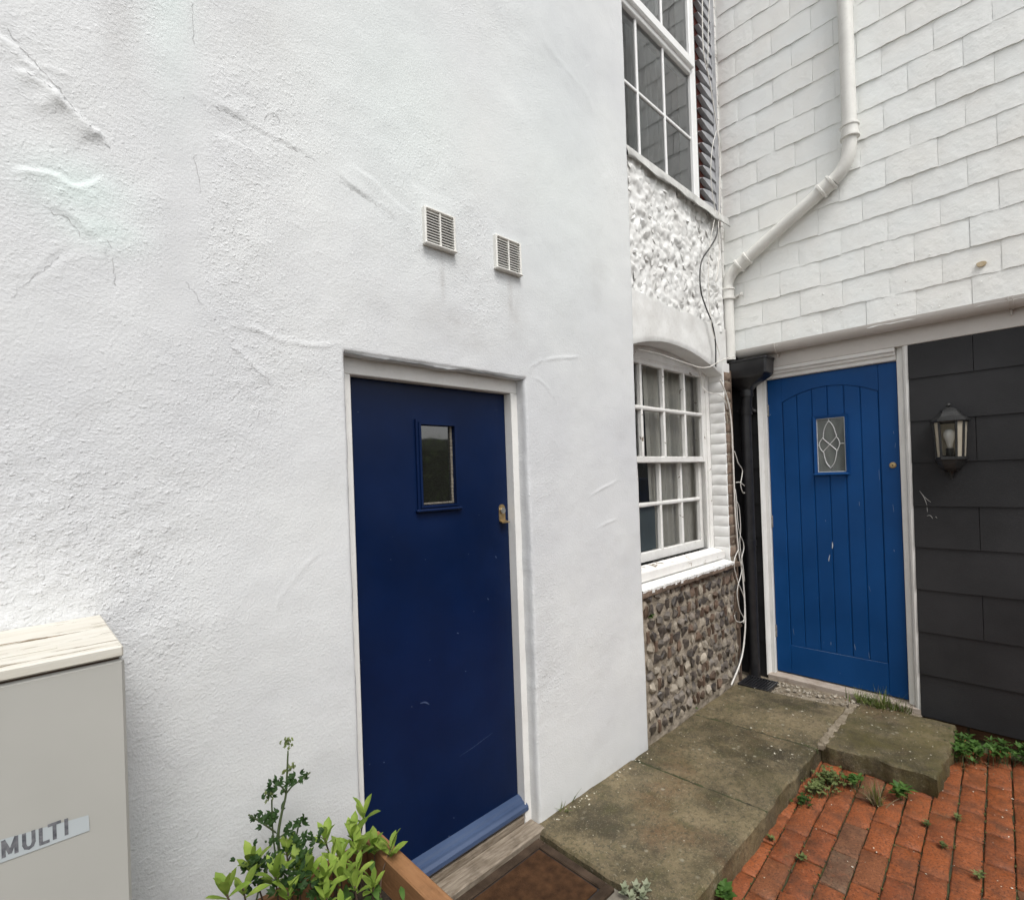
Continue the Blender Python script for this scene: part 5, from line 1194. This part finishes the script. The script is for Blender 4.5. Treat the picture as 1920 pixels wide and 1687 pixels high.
# ================================================================== PLANTS
def leaf_faces(m, base, d, up, L, W, curl=.25, fold=.25, n=4, shape='lance'):
    """a leaf blade of 2*n faces along direction d, cupped and curled"""
    base = Vector(base); d = Vector(d).normalized(); up = Vector(up); s = d.cross(up)
    if s.length < 1e-4: s = d.cross(Vector((1, 0, 0)))
    s.normalize(); nrm = s.cross(d).normalized(); b = len(m.v)
    for k in range(n+1):
        t = k/n
        w = W*(max(.12, math.sin(math.pi*min(1, t**1.25*.90+.04)))**.8 if shape == 'lance' else (math.sin(math.pi*min(1., t**.62*.95+.04))))
        if k == n: w = W*.04
        c = base+d*(L*t)-nrm*(curl*L*t*t)
        m.v += [tuple(c-s*w/2+nrm*(fold*w*.5)), tuple(c), tuple(c+s*w/2+nrm*(fold*w*.5))]
    for k in range(n):
        q = b+k*3; m.f += [(q, q+1, q+4, q+3), (q+1, q+2, q+5, q+4)]
LEAFV = []
for k in range(8):
    _r = random.Random(k); _m = MB(); leaf_faces(_m, (0, 0, 0), (0, 0, 1), (0, 1, 0), 1., .38*_r.uniform(.85, 1.12), _r.uniform(-.02, .24), .3, 5)
    _me = bpy.data.meshes.new('leaf'); _me.from_pydata(_m.v, [], _m.f); _me.polygons.foreach_set('use_smooth', [True]*len(_me.polygons)); _me.materials.append(M_LEAF_L); LEAFV.append(_me)
def rosette(parent, mS, tip, base, rr, size, cnt):
    tip = Vector(tip); base = Vector(base)
    mS.tube(spline([base, (base+tip)/2+Vector((rr.uniform(-.012, .012), rr.uniform(-.012, .012), 0)), tip], 4), .0022, 5)
    ax = (tip-base).normalized(); a0 = rr.uniform(0, 6.28)
    for k in range(cnt):
        a = a0+k*2.4; t = k/cnt; tilt = .12+.80*(1-t)+rr.uniform(-.1, .15)
        d = Vector((math.cos(a)*math.sin(tilt), math.sin(a)*math.sin(tilt), math.cos(tilt))); s_ = d.cross(Vector((0, 0, 1))).normalized(); nr = s_.cross(d).normalized()
        p = tip-ax*(.030*(1-t)*size/.07); L = size*rr.uniform(.75, 1.1)
        inst('leaf', rr.choice(LEAFV), p, parent, Matrix((-s_, nr, d)).transposed().to_euler(), (L, L, L))

# planter
PZ, PXR, PYB = .416, .796, -.075
pl_ = tag(empty('planter', (.45, -.40, -.13)), 'brown wooden planter trough standing before the navy door', 'planter')
MB().box(PXR-.030, PXR+.022, -.95, PYB, -.13, PZ, .004, Matrix.Rotation(0, 3, 'Z')).build('side_board', M_PLANTER, pl_)
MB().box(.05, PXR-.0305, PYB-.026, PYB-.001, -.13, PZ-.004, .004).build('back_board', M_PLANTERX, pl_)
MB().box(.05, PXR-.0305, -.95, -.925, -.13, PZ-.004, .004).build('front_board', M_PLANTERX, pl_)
MB().box(.022, .0495, -.95, PYB, -.13, PZ-.002, .004).build('side_board', M_PLANTER, pl_)
MB().box(.05, PXR-.031, -.924, PYB-.027, -.12, PZ-.10).build('soil', M_SOIL, pl_)

rr = random.Random(12)
sh = tag(empty('shrub', (.6, -.2, PZ-.10)), 'leafy lime green shrub growing in the wooden planter', 'shrub')
mL, mS = MB(), MB()
heads = [(0.7381, -0.14, 0.5345), (0.793, -0.2, 0.4396), (0.6072, -0.16, 0.5365), (0.6957, -0.15, 0.4996), (0.3247, -0.28, 0.6179), (0.3676, -0.26, 0.5874), (0.4108, -0.18, 0.578), (0.5027, -0.16, 0.5579), (0.6096, -0.2, 0.5104), (0.6457, -0.18, 0.4725), (0.6975, -0.17, 0.4617), (0.7553, -0.16, 0.4396), (0.5043, -0.22, 0.5454), (0.5286, -0.24, 0.5233), (0.5586, -0.26, 0.502), (0.6616, -0.24, 0.4648), (0.5472, -0.3, 0.4853), (0.6233, -0.3, 0.469), (0.4461, -0.24, 0.5634), (0.6062, -0.26, 0.4854), (0.4613, -0.28, 0.5371), (0.6765, -0.3, 0.446), (0.5582, -0.36, 0.4861)]
for k, h in enumerate(heads):
    b = Vector((h[0]*.85+.09+rr.uniform(-.04, .04), h[1]+rr.uniform(-.05, .03), PZ-.10)); rosette(sh, mS, h, b, rr, rr.uniform(.046, .070), rr.randint(5, 8))
mS.build('stems', M_STEMB, sh, smooth=True)['kind'] = 'stuff'
mD = MB()
for _ in range(150):
    x = rr.uniform(.22, PXR-.04); y = rr.uniform(-.55, -.12); z = PZ-.09+rr.random()*.11
    a = rr.uniform(0, 6.28); leaf_faces(mD, (x, y, z), (math.cos(a), math.sin(a), rr.uniform(-.2, .8)), (0, 0, 1), rr.uniform(.03, .055), rr.uniform(.014, .022), .2, .3, 3)
mD.build('inner_foliage', M_LEAF_M, sh, smooth=True, recalc=False)['kind'] = 'stuff'

# tall parsley-like weed
ps = tag(empty('tall_weed', (.53, -.15, PZ-.1)), 'tall dark green weed with feathery leaves rising against the white wall', 'weed')
def zz(pts): return pts
mS, mD = MB(), MB()
YPW = -.15
main = [(0.4904, -0.15, 0.4916), (0.4882, -0.15, 0.5493), (0.4864, -0.15, 0.5996), (0.497, -0.15, 0.6511), (0.5095, -0.15, 0.6951), (0.5139, -0.15, 0.7433), (0.5189, -0.15, 0.8101)]
mS.tube(spline(main, 5), .0028, 6, radii=[.0046-.0026*k/30 for k in range(31)])
for br in ([(0.4837, -0.15, 0.4953), (0.4765, -0.15, 0.5694), (0.473, -0.15, 0.6273), (0.4732, -0.15, 0.6763), (0.4739, -0.15, 0.6998)], [(0.5096, -0.15, 0.6979), (0.527, -0.15, 0.7118), (0.5532, -0.15, 0.7194), (0.5772, -0.15, 0.7284)], [(0.5097, -0.15, 0.7008), (0.4993, -0.15, 0.7224), (0.4832, -0.15, 0.7351)], [(0.4868, -0.15, 0.5923), (0.5091, -0.15, 0.5954), (0.519, -0.15, 0.5962)],
           [(0.499, -0.15, 0.501), (0.5244, -0.15, 0.5447), (0.5373, -0.15, 0.5886), (0.5406, -0.15, 0.6015)], [(0.4805, -0.15, 0.6096), (0.4585, -0.15, 0.6372), (0.4395, -0.15, 0.6603), (0.4158, -0.15, 0.6866)], [(0.5172, -0.15, 0.7563), (0.5259, -0.15, 0.7627), (0.5288, -0.15, 0.7658)], [(0.412, -0.2, 0.4952), (0.423, -0.2, 0.5285), (0.4393, -0.2, 0.5595), (0.4595, -0.2, 0.5824)]):
    mS.tube(spline(br, 4), .0023, 5)
mS.build('stems', M_STEM, ps, smooth=True)
def feathery(m, c, rad, n, seed, size=.012, flat=.5):
    r = random.Random(seed); c = Vector(c)
    for _ in range(n):
        p = c+Vector((r.gauss(0, rad*.5), r.gauss(0, rad*.35), r.gauss(0, rad*.5*flat)))
        a = r.uniform(0, 6.28); d = Vector((math.cos(a), math.sin(a)*.6, r.uniform(-.3, .7)))
        for q in (-.7, 0, .7):
            dd = Matrix.Rotation(q, 3, 'Y') @ d; leaf_faces(m, p, dd, (r.uniform(-.5, .5), -1, .6), size*r.uniform(.85, 1.5), size*.55, .1, .2, 2)
for (cp, rad, n_, sz) in (((0.4832, -0.15, 0.7351), .022, 13, .013), ((0.5333, -0.15, 0.7279), .026, 16, .013), ((0.5591, -0.15, 0.7198), .012, 6, .012), ((0.4718, -0.15, 0.7162), .020, 10, .012), ((0.451, -0.15, 0.6519), .026, 15, .013), ((0.4282, -0.15, 0.6739), .012, 6, .010), ((0.4793, -0.15, 0.6552), .018, 12, .013), ((0.5064, -0.15, 0.5996), .018, 10, .012), ((0.535, -0.15, 0.6057), .020, 12, .014), ((0.4705, -0.15, 0.5935), .015, 8, .012)):
    feathery(mD, cp, rad, n_, int(cp[0]*9999), sz)
for (cp, rad, n_) in (((0.4232, -0.2, 0.5736), .045, 46), ((0.5296, -0.2, 0.5692), .045, 46), ((0.4828, -0.25, 0.5283), .055, 60), ((0.5381, -0.25, 0.4766), .04, 30)): feathery(mD, cp, rad, n_, int(cp[0]*7777), .014, .8)
mD.build('leaves', M_LEAF_D, ps, smooth=True, recalc=False)
mT = MB()
for (cp, rad, n_) in (((0.5195, -0.15, 0.8285), .014, 26), ((0.5287, -0.15, 0.7616), .012, 12), ((0.5101, -0.15, 0.7563), .008, 6), ((0.465, -0.15, 0.715), .012, 10)): feathery(mT, cp, rad, n_, int(cp[0]*5555), .007, 1.)
mT.build('flower_heads', M_LEAF_Y, ps, smooth=True, recalc=False)

# weeds on the ground
def weed(pos, rad, h, n, L, W, mat, label, seed, nm='weed', shape='lance', grp='weeds along the walls', stem=True, cat='weed'):
    r = random.Random(seed); pos = Vector(pos); e = tag(empty(nm, pos), label, cat, grp); m, ms = MB(), MB()
    for _ in range(n):
        a = r.uniform(0, 6.28); q = abs(r.gauss(0, .5)); p = pos+Vector((math.cos(a)*rad*q, math.sin(a)*rad*q, 0)); top = p+Vector((r.gauss(0, .2)*h, r.gauss(0, .2)*h, h*r.uniform(.35, 1.)))
        if stem: ms.tube([p, (p+top)/2+Vector((r.uniform(-.1, .1)*h, 0, 0)), top], .0011, 4)
        k = r.randint(3, 5); a0 = r.uniform(0, 6.28)
        for i in range(k):
            b = a0+i*6.28/k; t = r.uniform(.55, 1.3); leaf_faces(m, top, (math.cos(b)*math.sin(t), math.sin(b)*math.sin(t), math.cos(t)), (0, 0, 1), L*r.uniform(.6, 1.15), W*r.uniform(.7, 1.1), .25, .25, 3, shape)
    m.build('leaves', mat, e, smooth=True, recalc=False)
    if stem: ms.build('stems', M_STEM, e)['kind'] = 'stuff'
def tuft(pos, n, L, mat, label, seed, spread=.02, grp='grass tufts', dry=0):
    r = random.Random(seed); pos = Vector(pos); e = tag(empty('grass_tuft', pos), label, 'grass tuft', grp); ms = [MB(), MB()]
    for i in range(n):
        a = r.uniform(0, 6.28); t = r.uniform(.15, .95); l = L*r.uniform(.5, 1.1); p = pos+Vector((r.gauss(0, spread), r.gauss(0, spread*1.2), 0)); d = Vector((math.cos(a)*math.sin(t), math.sin(a)*math.sin(t), math.cos(t)))
        m = ms[1] if r.random() < dry else ms[0]; b = len(m.v); s = d.cross(Vector((0, 0, 1))).normalized(); w = r.uniform(.0020, .0036)
        for k in range(5):
            q = k/4; c = p+d*l*q-Vector((0, 0, 1))*l*.35*q*q*t; m.v += [tuple(c-s*w*(1-q*.9)), tuple(c+s*w*(1-q*.9))]
        for k in range(4): m.f.append((b+2*k, b+2*k+1, b+2*k+3, b+2*k+2))
    ms[0].build('blades', mat, e, recalc=False)
    if ms[1].v: ms[1].build('dry_blades', M_DRY, e, recalc=False)
weed((2.99, -.765, ZP), .09, .055, 110, .015, .013, M_LEAF_Y, 'pale clover-like weed clump in the angle between path and step slab', 31, shape='round')
weed((2.86, -.735, ZP), .08, .04, 80, .014, .011, M_LEAF_Y, 'low pale weed patch along the path edge next to the clump', 32, shape='round')
weed((3.03, -.86, ZP), .05, .06, 34, .020, .016, M_LEAF_M, 'small dark leaved weed under the step slab', 33, shape='round')
weed((2.72, -.715, ZP), .05, .03, 36, .013, .010, M_LEAF_M, 'tiny weed patch at the foot of the path edge', 34, shape='round')
weed((3.06, -1.045, ZP), .018, .07, 9, .045, .020, M_LEAF_M, 'bright green leafy seedling at the front of the step slab', 35)
for k, (x, y, L_) in enumerate(((3.66, -1.19, 'nearest the step slab'), (3.72, -1.26, 'second from the step slab'), (3.80, -1.36, 'in the middle of the dark wall foot'), (3.86, -1.47, 'at the right below the dark boards'), (3.78, -1.18, 'tucked behind the corner of the step slab'))):
    weed((x, y, ZP), .075, .10, 34, .032, .019, M_LEAF_M, 'green nettle-like weed '+L_, 40+k, shape='round')
weed((1.90, -.70, ZP), .02, .05, 7, .045, .028, M_LEAF_M, 'small green weed at the foot of the path near the bottom edge', 51, shape='round')
for k, (p, L_) in enumerate((((2.9178, -1.1601, -0.1), 'in the joint left of the dark brick'), ((2.7922, -1.2319, -0.1), 'in the middle of the paving'), ((2.6789, -1.3575, -0.1), 'in the joint near the bottom right'), ((3.0541, -1.2525, -0.1), 'beside the dark brick'), ((2.3237, -0.8352, -0.1), 'in a joint near the path'), ((2.3482, -0.7003, -0.1), 'close under the path edge'))):
    weed(p, .012, .018, 6, .018, .009, M_LEAF_Y, 'tiny pale seedling '+L_, 60+k, nm='seedling', grp='seedlings in the paving joints', cat='seedling')
tuft((2.955, -.965, ZP), 80, .12, M_GRASS, 'half dry grass tuft in front of the step slab', 71, .012, dry=.6)
tuft((3.945, -.70, -.012), 60, .12, M_GRASS, 'grass tuft at the middle of the blue door sill', 72, .022)
tuft((3.925, -.81, -.012), 130, .145, M_GRASS, 'thickest grass tuft at the right of the blue door sill', 73, .030, dry=.15)
tuft((3.93, -.90, -.012), 50, .11, M_GRASS, 'sparse grass tuft by the right jamb of the blue door', 74, .020, dry=.2)
tuft((1.7737, -0.0171, -0.0), 12, .06, M_GRASS, 'thin grass tuft at the foot of the white wall by the navy door', 75, .012)
tuft((1.86, 0.0105, 0.0), 6, .09, M_GRASS, 'few tall grass blades against the foot of the white wall', 76, .008)
weed((2.5903, 0.02, 0.6939), .03, .03, 22, .016, .012, M_LEAF_M, 'small creeping weed on the flint wall under the sill', 81, shape='round', stem=False)
weed((3.115, 0.0327, 0.0), .02, .016, 12, .012, .008, M_LEAF_M, 'tiny weed at the foot of the flint wall', 82, shape='round', stem=False)
sc = tag(empty('succulent', (1.575, -.485, -.02)), 'pale grey green succulent rosettes by the doormat corner', 'succulent'); m = MB(); r5 = random.Random(3)
for (cx_, cy_) in ((1.575, -.475), (1.612, -.500), (1.560, -.515), (1.600, -.535), (1.640, -.525)):
    for k in range(9):
        a = k*2.4; t = .35+.9*(1-k/9); leaf_faces(m, (cx_, cy_, -.010+.003*k), (math.cos(a)*math.sin(t), math.sin(a)*math.sin(t), math.cos(t)), (0, 0, 1), .026, .020, .05, .3, 3, 'round')
m.build('rosettes', M_LEAF_S, sc, smooth=True, recalc=False)
# dry leaves by the sill
m = MB(); r6 = random.Random(8)
for _ in range(50):
    a = r6.uniform(0, 6.28); p = (r6.uniform(3.83, 3.95), r6.uniform(-.95, -.5), .002) if r6.random() < .6 else (r6.uniform(3.55, 3.85), r6.uniform(-1.35, -1.18), ZP+.006)
    leaf_faces(m, p, (math.cos(a), math.sin(a), r6.uniform(-.1, .3)), (0, 0, 1), r6.uniform(.012, .026), r6.uniform(.006, .012), .3, .4, 2)
tag(m.build('leaf_litter', M_DEADLEAF, None, recalc=False), 'brown dead leaves lying along the wall feet', 'leaf litter', kind='stuff')

# hedge on the other side of the yard (seen only in the door glass)
hd = tag(empty('hedge', (1.5, -5.0, -.13)), 'dark green hedge across the yard, reflected in the navy door pane', 'hedge'); m = MB(); r7 = random.Random(2)
for _ in range(9000):
    x = r7.uniform(-4, 7); z = r7.uniform(-.1, 2.3)+.15*math.sin(x*2.1); y = -4.75-abs(r7.gauss(0, .16))+.12*math.sin(x*3)+.1*math.sin(z*5)
    a = r7.uniform(0, 6.28); leaf_faces(m, (x, y, z), (math.cos(a), .8, math.sin(a)), (0, 0, 1), .10, .06, .2, .2, 1)
m.build('foliage', M_HEDGE, hd, recalc=False); MB().box(-4, 7, -5.6, -5.0, -.13, 2.2, .2).build('light_block', simple('hedge_light_block', (.010, .014, .006), (.02, .026, .01), 9, .9, 0, 0), hd)  # solid dark box added inside the hedge to block light
# ================================================================== WEAR MARKS
M_SCR = simple('pale_scratch', (.30, .30, .29), (.42, .42, .40), 80, .7, 0, 0)
M_SCRF = simple('faint_scuff', (.085, .085, .085), (.12, .12, .118), 80, .7, 0, 0)
M_CHIP = simple('bare_chip', (.50, .55, .60), (.68, .70, .72), 80, .7, 0, 0)
M_CHIPB = simple('worn_blue_paint', (.10, .18, .30), (.22, .30, .42), 80, .7, 0, 0)
M_NSCR = simple('navy_scuff', (.03, .05, .12), (.06, .09, .18), 80, .6, 0, 0)
def mark(pts, w, mat, parent, nm, ax):
    """a thin flat stroke lying on a surface"""
    m = MB(); P = [Vector(p) for p in spline(pts, 3)]; n = len(P)
    for k, p in enumerate(P):
        d = (P[min(k+1, n-1)]-P[max(k-1, 0)]).normalized(); s_ = d.cross(Vector((1, 0, 0)) if ax == 'x' else Vector((0, 1, 0))).normalized()*w*(.25+.75*math.sin(math.pi*(k+.5)/n))
        m.v += [tuple(p-s_), tuple(p+s_)]
    for k in range(n-1): m.f.append((2*k, 2*k+1, 2*k+3, 2*k+2))
    m.build(nm, mat, parent, recalc=False)
for pts, w in (([(3.983, -1.0275, 1.3563), (3.983, -1.0422, 1.3303), (3.983, -1.054, 1.298), (3.983, -1.0608, 1.269)], .0016), ([(3.984, -1.0347, 1.3432), (3.984, -1.0568, 1.3109), (3.984, -1.0814, 1.2853)], .0014), ([(3.985, -1.0602, 1.2592), (3.985, -1.0618, 1.227)], .001), ([(3.984, -1.0587, 1.2044), (3.984, -1.074, 1.208), (3.984, -1.0861, 1.1891)], .0016), ([(3.984, -1.099, 1.2024), (3.984, -1.1062, 1.193)], .0012)): mark(pts, w, M_SCR, lw, 'scratch', 'x')
for pts in ([(3.9875, -1.014, 1.8787), (3.9875, -1.0383, 1.9082), (3.9875, -1.0648, 1.9338)], [(3.9875, -1.0214, 1.8648), (3.9875, -1.0533, 1.8933), (3.9875, -1.0797, 1.9221)], [(3.987, -1.0105, 1.8464), (3.987, -1.0368, 1.8564), (3.987, -1.0582, 1.8829)], [(3.987, -1.0316, 1.857), (3.987, -1.0498, 1.8581), (3.987, -1.0656, 1.8723)], [(3.989, -1.359, 2.2069), (3.989, -1.3763, 2.1912), (3.989, -1.3893, 2.1854)]): mark(pts, .0022, M_SCRF, lw, 'scuff', 'x')
mark([(3.988, -1.1352, 1.9369), (3.988, -1.1428, 1.9421), (3.988, -1.148, 1.9509)], .003, M_SCR, lw, 'scratch', 'x')
for pts, w in (([(4.051, -0.5306, 1.0043), (4.051, -0.5315, 0.9823), (4.051, -0.5292, 0.9602)], .0042), ([(4.051, -0.5131, 0.9149), (4.051, -0.5075, 0.8923), (4.051, -0.5051, 0.87)], .003), ([(4.051, -0.2096, 1.0067), (4.051, -0.2127, 0.9913)], .002), ([(4.051, -0.2596, 0.3609), (4.051, -0.2652, 0.3156)], .0015), ([(4.051, -0.4998, 0.3133), (4.051, -0.4991, 0.2911)], .0025), ([(4.051, -0.6392, 0.3274), (4.051, -0.6441, 0.289)], .0022), ([(4.051, -0.7195, 0.2912), (4.051, -0.7212, 0.2493)], .0014), ([(4.051, -0.6972, 1.2844), (4.051, -0.6978, 1.256)], .0016), ([(4.051, -0.495, 1.157), (4.051, -0.4945, 1.1422)], .0018),
               ([(4.047, -0.8975, 1.7344), (4.047, -0.8998, 1.7172)], .0015), ([(4.047, -0.9063, 1.6591), (4.047, -0.9025, 1.6254)], .0012), ([(4.047, -0.8804, 1.2692), (4.047, -0.8844, 1.2183)], .0012), ([(4.047, -0.877, 0.9797), (4.047, -0.8794, 0.9663)], .002), ([(4.051, -0.8129, 1.4929), (4.051, -0.8136, 1.4237)], .001), ([(4.051, -0.7334, 0.7295), (4.051, -0.7412, 0.6954)], .001), ([(4.0475, -0.2566, 0.2376), (4.0475, -0.4392, 0.2385), (4.0475, -0.631, 0.2388), (4.0475, -0.8202, 0.24)], .0013)): mark(pts, w*.8, M_CHIP if w > .0028 else M_CHIPB, bd, 'paint_chip', 'x')
for pts, w in (([(1.2821, 0.0995, 0.4039), (1.3466, 0.0995, 0.4114), (1.4052, 0.0995, 0.4226), (1.463, 0.0995, 0.433)], .0009), ([(1.1034, 0.0995, 0.6759), (1.1252, 0.0995, 0.6729), (1.1443, 0.0995, 0.6584)], .003), ([(1.4593, 0.0995, 1.0109), (1.465, 0.0995, 1.0029)], .002), ([(1.2901, 0.0995, 0.9013), (1.2982, 0.0995, 0.8972)], .0022), ([(1.3243, 0.0995, 0.7355), (1.3299, 0.0995, 0.7339)], .002), ([(0.9399, 0.0995, 0.5181), (0.944, 0.0995, 0.5144)], .0022), ([(1.5136, 0.0995, 1.1848), (1.5195, 0.0995, 1.1747)], .0018), ([(1.2398, 0.0995, 0.1758), (1.2449, 0.0995, 0.1712)], .002)): mark(pts, w, M_NSCR, door, 'scratch', 'y')
# moss and soil crumbs lying in the paving joints
rj = random.Random(91); sp = []
for j in range(25):
    for _ in range(64):
        u = rj.uniform(0, 2.6); x = 1.42+u; y = -.560-(j+.5)*.095+(u-1.2)*math.sin(R(3.0))+rj.gauss(0, .003)
        if x < 1.6 or x > 3.95 or y > -.69 or y < -2.3 or (y > -1.12 and x > 3.2): continue
        sp.append((x, y, ZP-.006+rj.uniform(0, .004), rj.uniform(.003, .0075), .7))
half = len(sp)//2; rj.shuffle(sp)
tag(scatter_hulls('joint_moss', sp[:half], simple('joint_moss', (.045, .055, .012), (.10, .11, .03), 60, .95, 200, .8, .003), None, 21), 'green moss growing in the joints of the brick paving', 'moss', kind='stuff')
tag(scatter_hulls('joint_soil', sp[half:], simple('joint_crumbs', (.03, .02, .012), (.11, .075, .045), 60, .95, 200, .8, .003), None, 22), 'brown soil crumbs in the joints of the brick paving', 'soil', kind='stuff')
